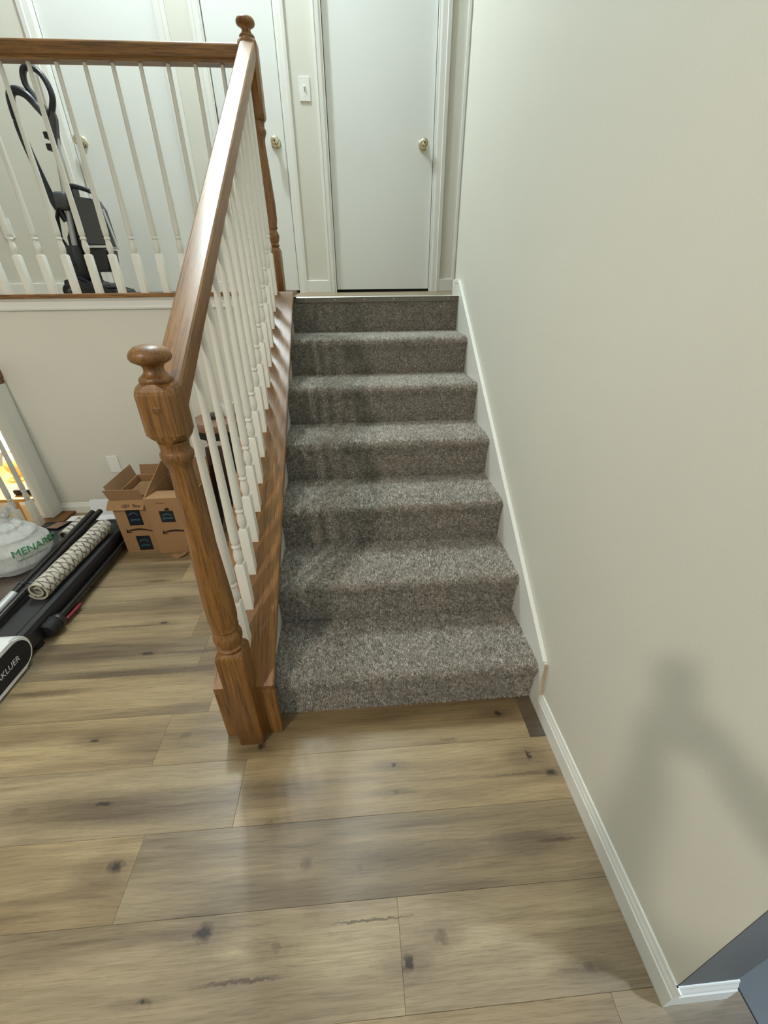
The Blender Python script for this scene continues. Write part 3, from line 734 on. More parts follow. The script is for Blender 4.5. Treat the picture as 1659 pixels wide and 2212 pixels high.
# spine, motor body
bm = B(); prism(bm, [(-1.30, 1.92), (-1.265, 1.92), (-1.300, 1.62), (-1.285, 1.40), (-1.40, 1.40), (-1.385, 1.66), (-1.345, 1.70)], 1, vy + .01, vy + .10, .01); obj('spine', bm, 'blackp', parent=vac)
bm = B(); lathe(bm, [(.001, -.10), (.055, -.10), (.062, -.08), (.062, .06), (.055, .08), (.001, .08)], (-1.345, vy, 1.535), 20); obj('motor_housing', bm, 'blackp', parent=vac, smooth=True, angle=50)
# dust bin with carrying handle
bm = B(); prism(bm, [(-1.272, 1.858), (-1.150, 1.845), (-1.128, 1.80), (-1.118, 1.62), (-1.135, 1.606), (-1.272, 1.618)], 1, vy - .055, vy + .085, .012); can = obj('dust_bin', bm, 'greyp', parent=vac)
bm = B(); box(bm, -1.27, -1.125, vy - .062, vy + .09, 1.60, 1.613, .004, 2); obj('bin_band', bm, 'silver', parent=can)
bm = B(); tube(bm, spline([(-1.265, vy, 1.855), (-1.268, vy, 1.902), (-1.235, vy, 1.906), (-1.165, vy, 1.886), (-1.140, vy, 1.868), (-1.132, vy, 1.81)], 6), .0125, 10); obj('bin_handle', bm, 'blackp', parent=can, smooth=True)
bm = B(); prism(bm, [(-1.262, 1.600), (-1.132, 1.592), (-1.150, 1.475), (-1.258, 1.475)], 1, vy - .05, vy + .08, .01); obj('filter_box', bm, 'blackp', parent=vac)
bm = B(); tube(bm, [(-1.127, vy + .02, 1.80), (-1.100, vy + .02, 1.60)], .008, 8); obj('side_tube', bm, 'silver', parent=vac, smooth=True)
# floor head with wheels
bm = B(); prism(bm, [(-1.42, ZL + .03), (-1.40, ZL + .10), (-1.33, ZL + .12), (-1.25, ZL + .065), (-1.12, ZL + .045), (-1.105, ZL + .012), (-1.40, ZL + .008)], 1, vy - .15, vy + .14, .012); hd = obj('floor_head', bm, 'blackp', parent=vac)
bm = B(); box(bm, -1.265, -1.155, vy - .10, vy + .08, ZL + .055, ZL + .085, .008, 2); obj('head_panel', bm, 'greyp', parent=hd)
bm = B(); lathe(bm, [(.001, -.010), (.007, -.009), (.007, .009), (.001, .01)], (-1.11, vy - .10, ZL + .05), 12, 1); obj('head_badge', bm, 'alu', parent=hd, smooth=True)
for yy in (vy - .165, vy + .145):
    bm = B(); lathe(bm, [(.001, 0), (.030, 0), (.040, .004), (.042, .010), (.042, .016), (.030, .020), (.001, .020)], (-1.375, yy, ZL + .042), 22, 1); wh = obj('wheel', bm, 'rubber', parent=vac, smooth=True, angle=45)
    bm = B(); lathe(bm, [(.001, -.003), (.012, -.003), (.014, 0), (.001, .001)], (-1.375, yy, ZL + .042), 14, 1); obj('wheel_hub', bm, 'greyp', parent=wh, smooth=True)

# ================================================================== TREADMILL
TX0, TX1 = -1.64, -1.105
tm = root('treadmill', (-1.37, .6, 0), 'low black walking treadmill with white motor cover lying along the wall', 'treadmill')
bm = B(); box(bm, TX0 + .06, TX1 - .055, -.02, 1.345, .085, .108, .004, 2); obj('belt', bm, 'belt', parent=tm)
for x0, x1 in ((TX0, TX0 + .058), (TX1 - .053, TX1 - .004)):
    bm = B(); prism(bm, [(x0, .035), (x1, .035), (x1, .095), (x1 - .010, .112), (x0 + .010, .112), (x0, .095)], 1, -.02, 1.335, .004); obj('side_rail', bm, 'blackp', parent=tm)
    bm = B(); box(bm, x0 + .010, x1 - .010, .37, 1.30, .1115, .1145, .001, 1); obj('foot_strip', bm, 'belt', parent=tm)
bm = B(); box(bm, TX0 + .02, TX1 - .02, -.01, 1.33, .040, .084); obj('deck_frame', bm, 'rubber', parent=tm)
bm = B(); lathe(bm, [(.001, TX0 + .01), (.036, TX0 + .012), (.036, TX1 - .012), (.001, TX1 - .01)], (0, 1.345, .078), 18, 0); obj('rear_roller', bm, 'rubber', parent=tm, smooth=True)
# folded hand bar lying along the outer side
bm = B(); tube(bm, spline([(-1.096, 1.25, .045), (-1.094, .9, .045), (-1.094, .62, .048), (-1.10, .50, .052)], 6), .016, 14); obj('hand_bar', bm, 'gloss', parent=tm, smooth=True)
bm = B(); lathe(bm, [(.001, -.036), (.030, -.036), (.036, -.028), (.036, .030), (.030, .036), (.001, .036)], (-1.098, .485, .052), 20, 1); obj('hinge_knuckle', bm, 'rubber', parent=tm, smooth=True, angle=50)
bm = B(); lathe(bm, [(.001, 0), (.032, 0), (.036, .008), (.030, .03), (.001, .034)], (-1.092, .51, .05), 20, 1); obj('hinge_cap', bm, 'blackp', parent=tm, smooth=True, angle=50)
bm = B(); tube(bm, [(-1.078, .555, .028), (-1.072, .66, .026)], .0075, 10); obj('release_pin', bm, 'red', parent=tm, smooth=True)['label'] = 'dark red release pin'
for yy in (.03, .42, 1.27):
    for xx in (TX0 + .03, TX1 - .03):
        bm = B(); lathe(bm, [(.001, 0), (.022, 0), (.026, .006), (.022, .042), (.001, .042)], (xx, yy, 0), 14); obj('foot', bm, 'rubber', parent=tm)
# motor cover: stadium-shaped cheek facing the stairs
def stadium(y0, y1, z0, z1, n=10):
    r_ = (z1 - z0) / 2; pts = []
    for k in range(n + 1):
        a = -math.pi / 2 + math.pi * k / n; pts.append((y1 - r_ + r_ * math.cos(a), (z0 + z1) / 2 + r_ * math.sin(a)))
    for k in range(n + 1):
        a = math.pi / 2 + math.pi * k / n; pts.append((y0 + r_ + r_ * math.cos(a), (z0 + z1) / 2 + r_ * math.sin(a)))
    return pts
bm = B(); prism(bm, stadium(-.10, .362, .012, .168, 12), 0, TX0 - .012, -1.088, .008); cv = obj('motor_cover', bm, 'coverw', parent=tm, smooth=True, angle=30)
bm = B(); prism(bm, stadium(-.08, .345, .030, .150, 12), 0, -1.0885, -1.0855); ck = obj('side_panel', bm, 'rubber', parent=cv)
text('brand_lettering', 'AKLUER', .034, 'whiteprint', (-1.0853, .155, .074), (0, 1, 0), (0, 0, 1), parent=cv, shear=.18)

# rolled rugs, poles, bag and papers on the treadmill
def rug_roll(name, c0, c1, r0, turns, label, thick=.007):
    c0, c1 = Vector(c0), Vector(c1); ax_ = (c1 - c0); Ln = ax_.length; ax_.normalize()
    side = ax_.cross(Vector((0, 0, 1))).normalized(); upv = side.cross(ax_).normalized()
    rt = root(name, ((c0 + c1) / 2).to_tuple()[:2] + (c0.z - r0,), label, 'rug')
    n = int(40 * turns); prof = []
    for k in range(n + 1):
        a = 2 * math.pi * turns * k / n + 3.6; rr = r0 - (r0 * .62) * k / n
        prof.append((rr, a))
    m = 14; bmv = B(); uv = []
    outer, inner = [], []
    for j in range(m + 1):
        p = c0 + ax_ * (Ln * j / m); ro, ri = [], []
        wob = 1 + .03 * math.sin(j * 1.7)
        for k, (rr, a) in enumerate(prof):
            d = side * math.cos(a) + upv * math.sin(a)
            ro.append(bmv.verts.new(p + d * rr * wob)); uv.append((rr * a, Ln * j / m, 0))
        outer.append(ro)
        for k, (rr, a) in enumerate(prof):
            d = side * math.cos(a) + upv * math.sin(a)
            ri.append(bmv.verts.new(p + d * (rr * wob - thick))); uv.append((rr * a, Ln * j / m, 0))
        inner.append(ri)
    for j in range(m):
        for k in range(n):
            bmv.faces.new((outer[j][k], outer[j][k + 1], outer[j + 1][k + 1], outer[j + 1][k]))
            bmv.faces.new((inner[j][k + 1], inner[j][k], inner[j + 1][k], inner[j + 1][k + 1]))
    caps = []
    for j in (0, m):
        for k in range(n): caps.append(bmv.faces.new((outer[j][k], outer[j][k + 1], inner[j][k + 1], inner[j][k])))
    for j in range(m):
        for k in (0, n): caps.append(bmv.faces.new((outer[j][k], outer[j + 1][k], inner[j + 1][k], inner[j][k])))
    for f in caps: f.material_index = 1
    o = obj('rolled_rug', bmv, 'rug', parent=rt, smooth=True)
    o.data.materials.append(MAT['rugback'])
    at = o.data.attributes.new('uvw', 'FLOAT_VECTOR', 'POINT'); at.data.foreach_set('vector', np.array(uv, dtype=np.float32).ravel())
    return rt
rug_roll('rug_roll', (-1.185, .600, .167), (-1.178, 1.195, .167), .054, 1.75, 'cream rug with grey trellis pattern rolled up beside the black poles')
rug_roll('rug_roll', (-1.350, 1.090, .160), (-1.345, 1.270, .160), .046, 1.6, 'small grey trellis patterned rug roll behind the plastic bag')
# two black poles side by side
for k, (dx, lab, y0) in enumerate(((0, 'glossy black pole lying against the cream rug roll', .38), (-.0385, 'glossy black pole with silver sleeve next to the plastic bag', .36))):
    x = -1.262 + dx
    rt = root('metal_pole', (x, .85, .12), lab, 'pole', 'black poles on the treadmill')
    z0, z1 = .136, .200 + .0 * k
    bm = B(); tube(bm, [(x, y0, .137), (x - .001, .75, .160), (x + .006, 1.318 - .01 * k, .196)], .0165, 16); obj('tube', bm, 'gloss', parent=rt, smooth=True, angle=50)
    bm = B(); tube(bm, [(x - .0005, .66, .1555), (x - .0005, .675, .1562)], .0185, 16); obj('collar', bm, 'blackp', parent=rt, smooth=True, angle=50)
    if k == 1:
        bm = B(); tube(bm, [(x - .0003, .46, .1426), (x - .0006, .61, .1525)], .0180, 16); obj('sleeve', bm, 'silver', parent=rt, smooth=True, angle=50)
# crumpled cloth under the bag
def cloth(name, x0, x1, y0, y1, z, amp, mat, label, cat, nx=26, ny=26, seed=0):
    bm = B(); g = [[bm.verts.new((x0 + (x1 - x0) * i / nx, y0 + (y1 - y0) * j / ny, z + amp * (.75 + .75 * mnoise.noise(Vector((i * .24 + seed, j * .22, seed)))) )) for j in range(ny + 1)] for i in range(nx + 1)]
    for i in range(nx):
        for j in range(ny): bm.faces.new((g[i][j], g[i + 1][j], g[i + 1][j + 1], g[i][j + 1]))
    r_ = bmesh.ops.solidify(bm, geom=bm.faces[:], thickness=.004)
    o = obj(name, bm, mat, smooth=True, at=((x0 + x1) / 2, (y0 + y1) / 2, z)); tag(o, label, cat); return o
cloth('folded_cloth', -1.60, -1.312, .50, .86, .1155, .010, 'cloth', 'crumpled brown grey cloth under the white plastic bag', 'cloth', seed=2.3)
# plastic shopping bag
bagc = Vector((-1.463, .885, .131))
bag = root('plastic_bag', bagc, 'knotted white plastic shopping bag with green lettering lying on the treadmill', 'bag')
bm = B(); nu, nv = 96, 60; rows = []
def bagpt(a, t):
    # t 0 bottom .. 1 knot
    H = .285
    prof = [(0, .06), (.05, .130), (.2, .156), (.42, .150), (.62, .116), (.78, .066), (.90, .026), (1, .014)]
    for (t0, r0), (t1, r1) in zip(prof, prof[1:]):
        if t <= t1:
            f = (t - t0) / (t1 - t0); f = f * f * (3 - 2 * f); rr = r0 + (r1 - r0) * f; break
    ca, sa = math.cos(a), math.sin(a)
    sx = 1.0; sy = 1.05
    wr = 1 + .07 * mnoise.noise(Vector((ca * 1.6, sa * 1.6, t * 2.2))) + .05 * mnoise.noise(Vector((ca * 4.2, sa * 4.2, t * 1.8 + 3)))
    fold = abs(mnoise.noise(Vector((ca * 5.5 + 7, sa * 5.5, t * 1.5)))) * .24 * (t > .45) * min(1, (t - .45) * 2.2)
    rr *= wr * (1 - fold)
    x, y = rr * sx * ca, rr * sy * sa
    z = H * t + .007 * mnoise.noise(Vector((x * 14, y * 14, t * 3))) * (t > .05)
    lean = Vector((.030 * t * t, .02 * t, 0))
    return bagc + Vector((x, y, max(z, 0))) + lean
for i in range(nv + 1):
    rows.append([bm.verts.new(bagpt(2 * math.pi * k / nu, i / nv)) for k in range(nu)])
for a, b in zip(rows, rows[1:]):
    for k in range(nu): bm.faces.new((a[k], a[(k + 1) % nu], b[(k + 1) % nu], b[k]))
bm.faces.new(rows[0])
bm.normal_update(); bvh = BVHTree.FromBMesh(bm)
bagm = obj('bag_body', bm, 'bag', parent=bag, smooth=True, angle=180)
# tied handles
kt = bagpt(0, 1.0); kt.x -= .012
for sgn in (-1, 1):
    bm = B(); sweep(bm, lambda t: [(.003, -.012 - .010 * math.sin(t * 3)), (.003, .012 + .010 * math.sin(t * 3)), (-.001, .012 + .010 * math.sin(t * 3)), (-.001, -.012 - .010 * math.sin(t * 3))], spline([kt + Vector((0, 0, -.02)), kt + Vector((sgn * .012, -.004, .016)), kt + Vector((sgn * .030, .004, .030)), kt + Vector((sgn * .040, .01, .010))], 6))
    obj('handle', bm, 'bag', parent=bag, smooth=True)
bm = B(); lathe(bm, [(.001, -.02), (.017, -.012), (.020, 0), (.015, .012), (.001, .016)], kt, 14); obj('knot', bm, 'bag', parent=bag, smooth=True, angle=80)
# lettering wrapped on the side that faces the camera
vdir = (CAM - (bagc + Vector((.1, -.05, .1)))).normalized()
uxl = Vector((.66, .75, .0)).normalized(); uyl = Vector((-.25, .1, .95)); uyl = (uyl - uxl * uyl.dot(uxl)).normalized(); nl = uxl.cross(uyl)
def wrapbag(p, dz):
    ds = []
    for a_, b_ in ((0, 0), (.018, 0), (-.018, 0), (0, .014), (0, -.014), (.012, .01), (-.012, -.01)):
        hit = bvh.ray_cast(p + uxl * a_ + uyl * b_ + nl * .25, -nl)
        if hit[0] is not None: ds.append(hit[3])
    if not ds: return bvh.find_nearest(p)[0] + nl * (.006 + dz)
    return p + nl * (.25 - sum(ds) / len(ds) + .0075 + dz)
lo = bagc + Vector((.082, -.112, .112))
text('logo_lettering', 'MENARDS', .050, 'green', lo, uxl, uyl, parent=bag, wrap=wrapbag, shear=.1)
text('slogan_lettering', 'Dedicated to Service', .0165, 'green', lo - uyl * .026 + uxl * .01, uxl, uyl, parent=bag, wrap=wrapbag)
# white papers and a flat white carton at the far end
bm = B(); box(bm, -1.55, -1.18, 1.390, 1.47, .03, .118, .003, 1); o = obj('foam_board', bm, 'paper', at=(-1.37, 1.42, .03)); tag(o, 'flat white packing board behind the far end of the treadmill', 'board'); o.location.z -= .03
bm = B(); prism(bm, [(1.48, .0), (1.50, .0), (1.545, .165), (1.525, .168)], 0, -1.445, -1.245, .002); tag(obj('paper_envelope', bm, 'paper', at=(-1.35, 1.5, 0)), 'white paper envelope leaning near the cardboard boxes', 'envelope')
bm = B(); prism(bm, [(-1.585, 1.26), (-1.54, 1.345), (-1.46, 1.335), (-1.50, 1.25)], 2, .1150, .1225, .002); tb = obj('photo_frame', bm, 'blackp', at=(-1.52, 1.30, .1150)); tag(tb, 'small dark flat frame lying at the back of the treadmill', 'frame')
bm = B(); prism(bm, [(-1.573, 1.266), (-1.537, 1.334), (-1.473, 1.326), (-1.506, 1.258)], 2, .1223, .1232); obj('frame_face', bm, 'tabletop', parent=tb)

# ================================================================== CARDBOARD BOXES
def flap(bm, p0, p1, d, th=.004):
    """board from edge p0-p1 folded along vector d"""
    p0, p1, d = Vector(p0), Vector(p1), Vector(d); nrm = (p1 - p0).cross(d).normalized() * th
    vs = [bm.verts.new(q) for q in (p0, p1, p1 + d, p0 + d, p0 + nrm, p1 + nrm, p1 + d + nrm, p0 + d + nrm)]
    for f in ((0, 3, 2, 1), (4, 5, 6, 7), (0, 1, 5, 4), (1, 2, 6, 5), (2, 3, 7, 6), (3, 0, 4, 7)): bm.faces.new([vs[i] for i in f])
def smile(parent, x0, x1, y, z):
    bm = B(); pts = []
    for k in range(15):
        t = k / 14; x = x0 + (x1 - x0) * t; zz = z + .020 * math.sin(math.pi * (.12 + .80 * t)) ; pts.append((x, zz, .0022 + .0042 * math.sin(math.pi * min(1, t * .8 + .12))))
    up_ = [(x, zz + w_ / 1) for x, zz, w_ in pts]; dn = [(x, zz - w_ / 1) for x, zz, w_ in reversed(pts)]
    prism(bm, up_ + dn, 1, y - .0006, y - .0001); sm = obj('printed_smile', bm, 'ink', parent=parent)
    bm = B(); prism(bm, [(x0 - .004, z - .002), (x0 + .001, z + .024), (x0 + .006, z + .024), (x0 + .004, z + .004), (x0 + .026, z + .002), (x0 + .026, z - .003)], 1, y - .0006, y - .0001); obj('arrow_head', bm, 'ink', parent=sm)
def tape(parent, x0, x1, z0, z1, y, word, sz, arc=True):
    bm = B(); prism(bm, [(x0, z0), (x1, z0), (x1, z1), (x0, z1)], 1, y - .0007, y - .0001); tp = obj('tape_strip', bm, 'tape', parent=parent)
    text('tape_lettering', word, sz, 'teal', ((x0 + x1) / 2, y - .0008, z0 + (z1 - z0) * .28), (1, 0, 0), (0, 0, 1), parent=tp, depth=.0002, align='CENTER')
    if arc:
        bm = B(); cxm = (x0 + x1) / 2; a_ = (x1 - x0) * .34; pts = [(cxm + a_ * (2 * k / 8 - 1), z0 + (z1 - z0) * (.62 + .14 * math.sin(math.pi * k / 8))) for k in range(9)]
        prism(bm, pts + [(p[0], p[1] - .004) for p in reversed(pts)], 1, y - .0011, y - .0008); obj('tape_arc', bm, 'teal', parent=tp)
# box A (left, open, flaps up and out)
ax0, ax1, ay0, ay1, ah = -1.066, -.874, 1.142, 1.50, .352
ba = root('cardboard_box', ((ax0 + ax1) / 2, (ay0 + ay1) / 2, 0), 'open brown shipping box with its top flaps up, next to the treadmill end', 'box')
bm = B(); th = .005
box(bm, ax0, ax1, ay0, ay1, 0, .006)
box(bm, ax0, ax1, ay0, ay0 + th, 0.006, ah); box(bm, ax0, ax1, ay1 - th, ay1, .006, ah)
box(bm, ax0, ax0 + th, ay0 + th, ay1 - th, .006, ah); box(bm, ax1 - th, ax1, ay0 + th, ay1 - th, .006, ah)
obj('carton', bm, 'card', parent=ba)
bm = B(); flap(bm, (ax0 - .006, ay0, ah), (ax1 + .004, ay0, ah - .002), (-.014, -.024, -.050)); obj('front_flap', bm, 'card', parent=ba)
bm = B(); flap(bm, (ax0 + .002, ay0 + .006, ah), (ax1 + .0, ay0 + .006, ah), (-.014, -.008, .066)); obj('inner_front_flap', bm, 'cardin', parent=ba)
bm = B(); flap(bm, (ax0, ay1 - .01, ah), (ax0, ay0 + .03, ah), (-.026, .012, .070)); obj('left_flap', bm, 'cardin', parent=ba)
bm = B(); flap(bm, (ax1, ay1, ah), (ax0 + .02, ay1, ah), (.0, .02, .060)); obj('back_flap', bm, 'cardin', parent=ba)
bm = B(); box(bm, ax0 + .02, ax1 - .015, ay0 + .14, ay1 - .03, .24, .318, .004, 1); pk = obj('crumpled_packing', bm, 'cardin', parent=ba); pk.rotation_euler = (.0, 0, .0)
tape(ba, -.999, -.920, .186, .298, ay0, 'prime', .022)
tape(ba, -.992, -.912, .012, .112, ay0, 'prime', .022)
smile(ba, -1.030, -.885, ay0, .138)
text('printed_code', '1201  Box', .026, 'ink', (-1.005, ay0 - .0195, ah - .0375), (1, 0, 0), (0, .43, .90), parent=ba, depth=.0002)
# box B (right, closer, one flap raised)
bx0, bx1, by0, by1, bh = -.866, -.60, 1.114, 1.46, .365
bb = root('cardboard_box', ((bx0 + bx1) / 2, (by0 + by1) / 2, 0), 'brown shipping box right behind the oak newel with one raised flap', 'box')
bm = B()
box(bm, bx0, bx1, by0, by1, 0, .006)
box(bm, bx0, bx1, by0, by0 + th, .006, bh); box(bm, bx0, bx1, by1 - th, by1, .006, bh)
box(bm, bx0, bx0 + th, by0 + th, by1 - th, .006, bh); box(bm, bx1 - th, bx1, by0 + th, by1 - th, .006, bh)
obj('carton', bm, 'card', parent=bb)
bm = B(); p = [(by0, bh), (by1 - .04, bh + .10), (by1, bh + .10), (by1, bh)]
prism(bm, p, 0, bx0, bx0 + .004); obj('left_flap', bm, 'card', parent=bb)
bm = B(); flap(bm, (bx1, by1, bh), (bx0, by1, bh), (0, .015, .10)); obj('back_flap', bm, 'cardin', parent=bb)
bm = B(); flap(bm, (bx0, by0, bh), (bx1, by0, bh), (0, .16, -.030)); obj('front_flap', bm, 'card', parent=bb)
tape(bb, -.800, -.722, .214, .288, by0, 'prime', .024)
smile(bb, -.812, -.660, by0, .136)
bm = B(); prism(bm, [(-.768, .290), (-.762, .304), (-.748, .308), (-.738, .300), (-.742, .290)], 1, by0 - .0006, by0 - .0001); obj('printed_mark', bm, 'ink', parent=bb)
text('printed_note', 'Amazon', .014, 'ink', (-.80, by0 - .0004, .335), (1, 0, 0), (0, 0, 1), parent=bb, depth=.0002)
# scrap of card on the floor
bm = B(); vs = []
prism(bm, [(-.79, 1.075), (-.745, 1.045), (-.705, 1.065), (-.695, 1.10), (-.74, 1.088), (-.78, 1.098)], 2, .0006, .006)
for v in bm.verts: v.co.z += max(0, (v.co.x + .74)) * .35
tag(obj('paper_scrap', bm, 'card', at=(-.745, 1.075, 0)), 'torn scrap of brown card on the floor in front of the boxes', 'scrap')

# ================================================================== SIDE TABLE BESIDE THE STAIRS
stl = root('side_table', (-.44, 1.40, 0), 'round wooden side table with black rim and legs seen between the stair balusters', 'table')
bm = B(); lathe(bm, [(.001, .685), (.148, .685), (.152, .69), (.152, .728), (.148, .733), (.001, .733)], (-.445, 1.40, 0), 40); obj('table_top', bm, 'tabletop', parent=stl, smooth=True)
bm = B(); lathe(bm, [(.001, .640), (.140, .640), (.146, .645), (.148, .6845), (.001, .6845)], (-.445, 1.40, 0), 40); obj('rim', bm, 'rubber', parent=stl, smooth=True)
for a in (200, 320, 80):
    c_, s_ = math.cos(math.radians(a)), math.sin(math.radians(a))
    bm = B(); sweep(bm, lambda t: [(-.020, -.012), (.020, -.012), (.020, .012), (-.020, .012)], spline([(-.445 + c_ * .09, 1.40 + s_ * .09, .642), (-.445 + c_ * .075, 1.40 + s_ * .075, .45), (-.445 + c_ * .10, 1.40 + s_ * .10, .20), (-.445 + c_ * .14, 1.40 + s_ * .14, .0)], 6)); obj('leg', bm, 'rubber', parent=stl)
bm = B(); lathe(bm, [(.001, .20), (.10, .20), (.10, .212), (.001, .212)], (-.445, 1.40, 0), 24); obj('lower_shelf', bm, 'rubber', parent=stl)
bm = B(); lathe(bm, [(.001, 0), (.028, 0), (.033, .008), (.036, .075), (.033, .075), (.030, .010), (.001, .008)], (-.395, 1.43, .7332), 24); tag(obj('mug', bm, 'cup', smooth=True, at=(-.395, 1.43, .7332)), 'small white cup on the round side table', 'cup')
bm = B(); box(bm, -.50, -.445, 1.36, 1.44, .7332, .752, .002, 1); tag(obj('notebook', bm, 'blackp', at=(-.47, 1.40, .7332)), 'small black notebook on the round side table', 'book')
cbt = root('storage_board', (-.50, 1.58, 0), 'dark brown board leaning against the wall behind the stair balusters', 'board')
bm = B(); prism(bm, [(1.56, 0), (1.585, 0), (1.683, .46), (1.660, .46)], 0, -.66, -.36, .002); obj('panel', bm, 'browncab', parent=cbt)
bm = B(); prism(bm, [(1.550, 0), (1.560, 0), (1.659, .462), (1.649, .462)], 0, -.665, -.640, .001); obj('edge_batten', bm, 'browncab', parent=cbt)

# ================================================================== LOWER LEVEL ROOM THROUGH THE RAILING
tz = -.45
lt = root('lamp_table', (-3.3, 3.3, -1.25), 'pale wooden table with clutter in the bright lower room', 'table')
bm = B(); box(bm, -3.9, -2.78, 2.85, 3.75, tz - .035, tz, .004, 2); obj('table_top', bm, 'lampwood', parent=lt)
for xx in (-3.85, -2.83):
    for yy in (2.90, 3.70):
        bm = B(); box(bm, xx - .025, xx + .025, yy - .025, yy + .025, -1.25, tz - .035, .003, 1); obj('leg', bm, 'lampwood', parent=lt)
lx, ly = -3.36, 3.36
lm = root('table_lamp', (lx, ly, tz), 'glowing table lamp with pale shade in the lower room', 'lamp')
bm = B(); lathe(bm, [(.001, 0), (.10, 0), (.10, .015), (.04, .03), (.06, .08), (.09, .16), (.06, .26), (.018, .30), (.014, .46), (.001, .46)], (lx, ly, tz), 24); obj('base', bm, 'lampwood', parent=lm, smooth=True)
bm = B(); lathe(bm, [(.23, .38), (.15, .80), (.146, .80), (.226, .38)], (lx, ly, tz), 32, cap=False)
obj('shade', bm, 'shade', parent=lm, smooth=True)
lamp('table_lamp_bulb', (lx, ly, tz + .58), 75, .04, (1, .90, .74))
bm = B(); box(bm, -3.16, -2.96, 3.16, 3.34, tz + .0005, tz + .03, .003, 1); tag(obj('paper_stack', bm, 'paper', at=(-3.06, 3.25, tz)), 'white paper stack on the lower room table', 'papers')
bm = B(); box(bm, -3.14, -2.94, 2.93, 3.09, tz + .0005, tz + .06, .02, 3); tag(obj('black_pouch', bm, 'rubber', smooth=True, at=(-3.04, 3.01, tz)), 'small black pouch on the lower room table', 'pouch')

# ================================================================== THE PHOTOGRAPHER (outside the frame; the shadow on the right wall is theirs)
MAT['skin'] = plain('skin', srgb(198, 150, 122), .55, bump=.1, bscale=120, var=.05)
MAT['shirt'] = plain('dark_grey_sweater', srgb(70, 72, 78), .9, bump=.4, bscale=220, var=.1)
MAT['jeans'] = plain('blue_jeans', srgb(52, 66, 92), .9, bump=.4, bscale=240, var=.1)
MAT['shoe'] = plain('dark_shoe', srgb(36, 34, 33), .7)
MAT['hair'] = plain('dark_brown_hair', srgb(46, 32, 24), .6, bump=.8, bscale=140)
pc = CAM - ax * .022 - ay * .052 - fwd * .0075
def PP(a, b, c_): return pc + ax * a + ay * b + fwd * c_
px_, py_ = .33, -1.43
V, E_, Rr = [], [], []
def add(p, r, par=None):
    V.append(Vector(p)); Rr.append(r if isinstance(r, tuple) else (r, r))
    if par is not None: E_.append((par, len(V) - 1))
    return len(V) - 1
pel = add((px_, py_, .95), (.155, .115))
wst = add((px_, py_, 1.08), (.140, .105), pel); chs = add((px_, py_ + .005, 1.24), (.160, .118), wst); upc = add((px_, py_ - .005, 1.37), (.125, .095), chs)
nck = add((px_, py_ + .005, 1.46), .056, upc); nk2 = add((px_, py_ + .02, 1.51), .054, nck)
h1 = add((px_, py_ + .035, 1.555), (.066, .080), nk2); h2 = add((px_, py_ + .03, 1.62), (.078, .096), h1); h3 = add((px_, py_ + .02, 1.68), (.072, .088), h2); h4 = add((px_, py_ + .015, 1.715), (.045, .055), h3)
hands = {}
for sd in (-1, 1):
    sh = add((px_ + sd * .165, py_ - .01, 1.375), .066, upc)
    ua = add((px_ + sd * .235, py_ + .03, 1.26), .070, sh); el = add((px_ + sd * .285, py_ + .085, 1.13), .062, ua)
    fa = add((px_ + sd * .20, py_ + .225, 1.215), .058, el)
    wr = add(PP(.004 + sd * .078, -.110, -.040), (.042, .036), fa)
    pm = add(PP(sd * .060, -.070, -.018), (.032, .034), wr)
    # four fingers wrap round the edge onto the back of the phone, thumb lies on the screen side
    for q, (b, ln) in enumerate(((-.020, .040), (-.040, .044), (-.058, .040), (-.074, .032))):
        k1 = add(PP(sd * .054, b, -.006), .0095, pm); k2 = add(PP(sd * .050, b, .012), .0088, k1); k3 = add(PP(sd * (.050 - ln * .55), b, .0185), .0082, k2); add(PP(sd * (.050 - ln), b + .002, .0165), .0072, k3)
    t1 = add(PP(sd * .058, -.052, -.022), .0115, pm); t2 = add(PP(sd * .042, -.030, -.022), .0100, t1); add(PP(sd * .024, -.014, -.0155), .0085, t2)
    hp = add((px_ + sd * .090, py_, .88), (.098, .102), pel); th_ = add((px_ + sd * .105, py_ + .01, .68), .076, hp); kn = add((px_ + sd * .110, py_ + .02, .49), .058, th_)
    cf = add((px_ + sd * .115, py_ - .01, .32), .056, kn); an = add((px_ + sd * .118, py_ - .015, .10), .040, cf)
    ft = add((px_ + sd * .122, py_ + .045, .043), (.042, .040), an); add((px_ + sd * .130, py_ + .15, .034), (.042, .030), ft)
me = bpy.data.meshes.new('person'); me.from_pydata([tuple(v) for v in V], E_, [])
tmp = bpy.data.objects.new('tmp_person', me); COL.objects.link(tmp)
tmp.modifiers.new('skin', 'SKIN')
for i_, (ra, rb) in enumerate(Rr):
    me.skin_vertices[0].data[i_].radius = (ra, rb); me.skin_vertices[0].data[i_].use_root = (i_ == pel)
sm_ = tmp.modifiers.new('sub', 'SUBSURF'); sm_.levels = 2; sm_.render_levels = 2
pm_ = bpy.data.meshes.new_from_object(tmp.evaluated_get(bpy.context.evaluated_depsgraph_get()))
bpy.data.objects.remove(tmp, do_unlink=True)
zmin = min(v.co.z for v in pm_.vertices)
pm_.name = 'person'
pm_.materials.clear()
for m_ in ('shirt', 'skin', 'jeans', 'shoe'): pm_.materials.append(MAT[m_])
wrist = [PP(.004 + sd * .078, -.110, -.040) for sd in (-1, 1)]
for f in pm_.polygons:
    c_ = f.center
    if c_.z > 1.465: f.material_index = 1
    elif c_.z < .085: f.material_index = 3
    elif c_.z < .93 : f.material_index = 2
    elif (c_ - pc).length < .125: f.material_index = 1
pm_.shade_smooth()
for v in pm_.vertices: v.co -= Vector((px_, py_, 0)); v.co.z = max(v.co.z, .0)
per = bpy.data.objects.new('person', pm_); per.location = (px_, py_, 0); COL.objects.link(per)
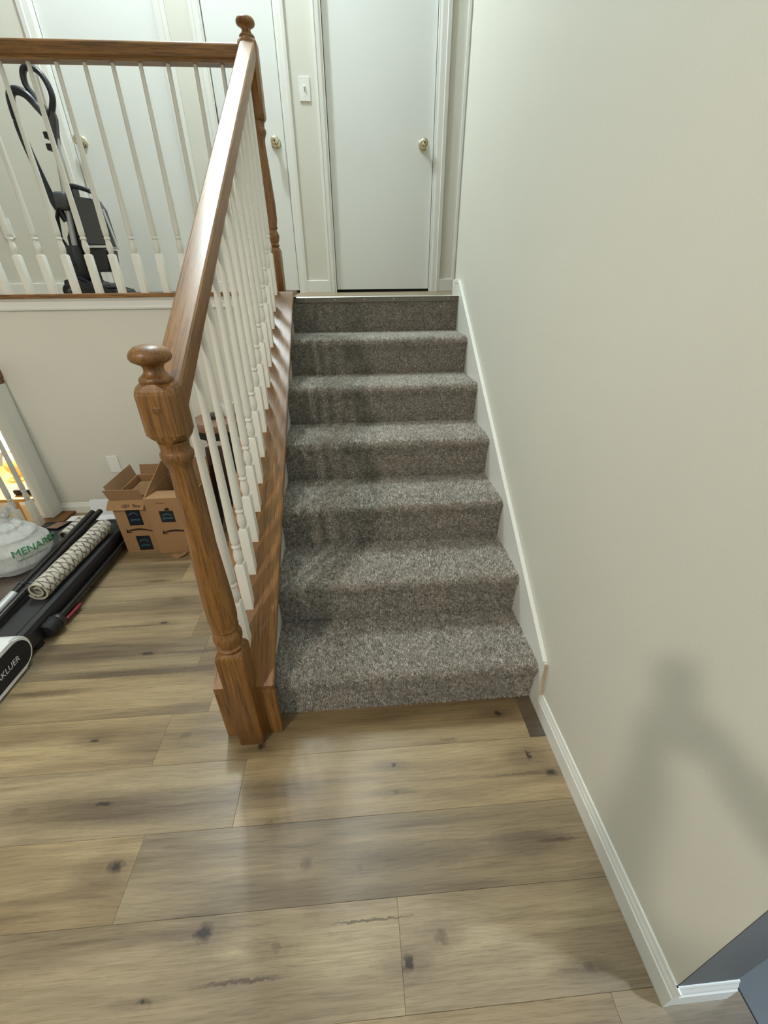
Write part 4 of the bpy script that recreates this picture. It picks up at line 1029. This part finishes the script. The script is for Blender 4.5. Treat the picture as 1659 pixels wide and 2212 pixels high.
tag(per, 'person behind the camera holding up a phone, casting the soft shadow on the right wall', 'person')
bm = B(); bmesh.ops.create_uvsphere(bm, u_segments=24, v_segments=16, radius=1)
for v in list(bm.verts):
    if v.co.z < -.55 or (v.co.y > .35 and v.co.z < .45): bm.verts.remove(v)
for v in bm.verts: v.co = Vector((px_ + v.co.x * .086, py_ + .016 + v.co.y * .104, 1.645 + v.co.z * .098))
obj('hair', bm, 'hair', parent=per, smooth=True, angle=180)
bm = B(); prism(bm, [(-.013, -.02), (.013, -.02), (.004, .022), (-.004, .022)], 1, 0, .022, .004)
for v in bm.verts: v.co += Vector((px_, py_ + .112, 1.60))
obj('nose', bm, 'skin', parent=per, smooth=True)
for sd in (-1, 1):
    bm = B(); bmesh.ops.create_uvsphere(bm, u_segments=12, v_segments=8, radius=1)
    for v in bm.verts: v.co = Vector((px_ + sd * .079 + v.co.x * .010, py_ + .02 + v.co.y * .018, 1.60 + v.co.z * .030))
    obj('ear', bm, 'skin', parent=per, smooth=True, angle=180)
    bm = B(); bmesh.ops.create_uvsphere(bm, u_segments=12, v_segments=8, radius=1)
    for v in bm.verts: v.co = Vector((px_ + sd * .031 + v.co.x * .012, py_ + .112 + v.co.y * .008, 1.618 + v.co.z * .008))
    obj('eye', bm, 'dark', parent=per, smooth=True, angle=180)
bm = B(); box(bm, -.022, .022, 0, .006, -.004, .004, .002, 1)
for v in bm.verts: v.co += Vector((px_, py_ + .113, 1.562))
obj('mouth', bm, 'skin', parent=per)
# the phone, lens at the camera position
ph = root('mobile_phone', pc, 'dark mobile phone held upright by the person behind the camera', 'phone')
def pbox(a0, a1, b0, b1, c0, c1, bev, name, mat):
    bm = B(); box(bm, a0, a1, b0, b1, c0, c1, bev, 3)
    for v in bm.verts: v.co = pc + ax * v.co.x + ay * v.co.y + fwd * v.co.z
    return obj(name, bm, mat, parent=ph, smooth=True)
pbox(-.038, .038, -.078, .078, -.004, .004, .0035, 'case', 'blackp')
pbox(-.034, .034, -.074, .074, -.0048, -.0035, .0003, 'screen', 'gloss')
pbox(.004, .036, .038, .074, .0036, .0056, .0015, 'camera_plate', 'greyp')
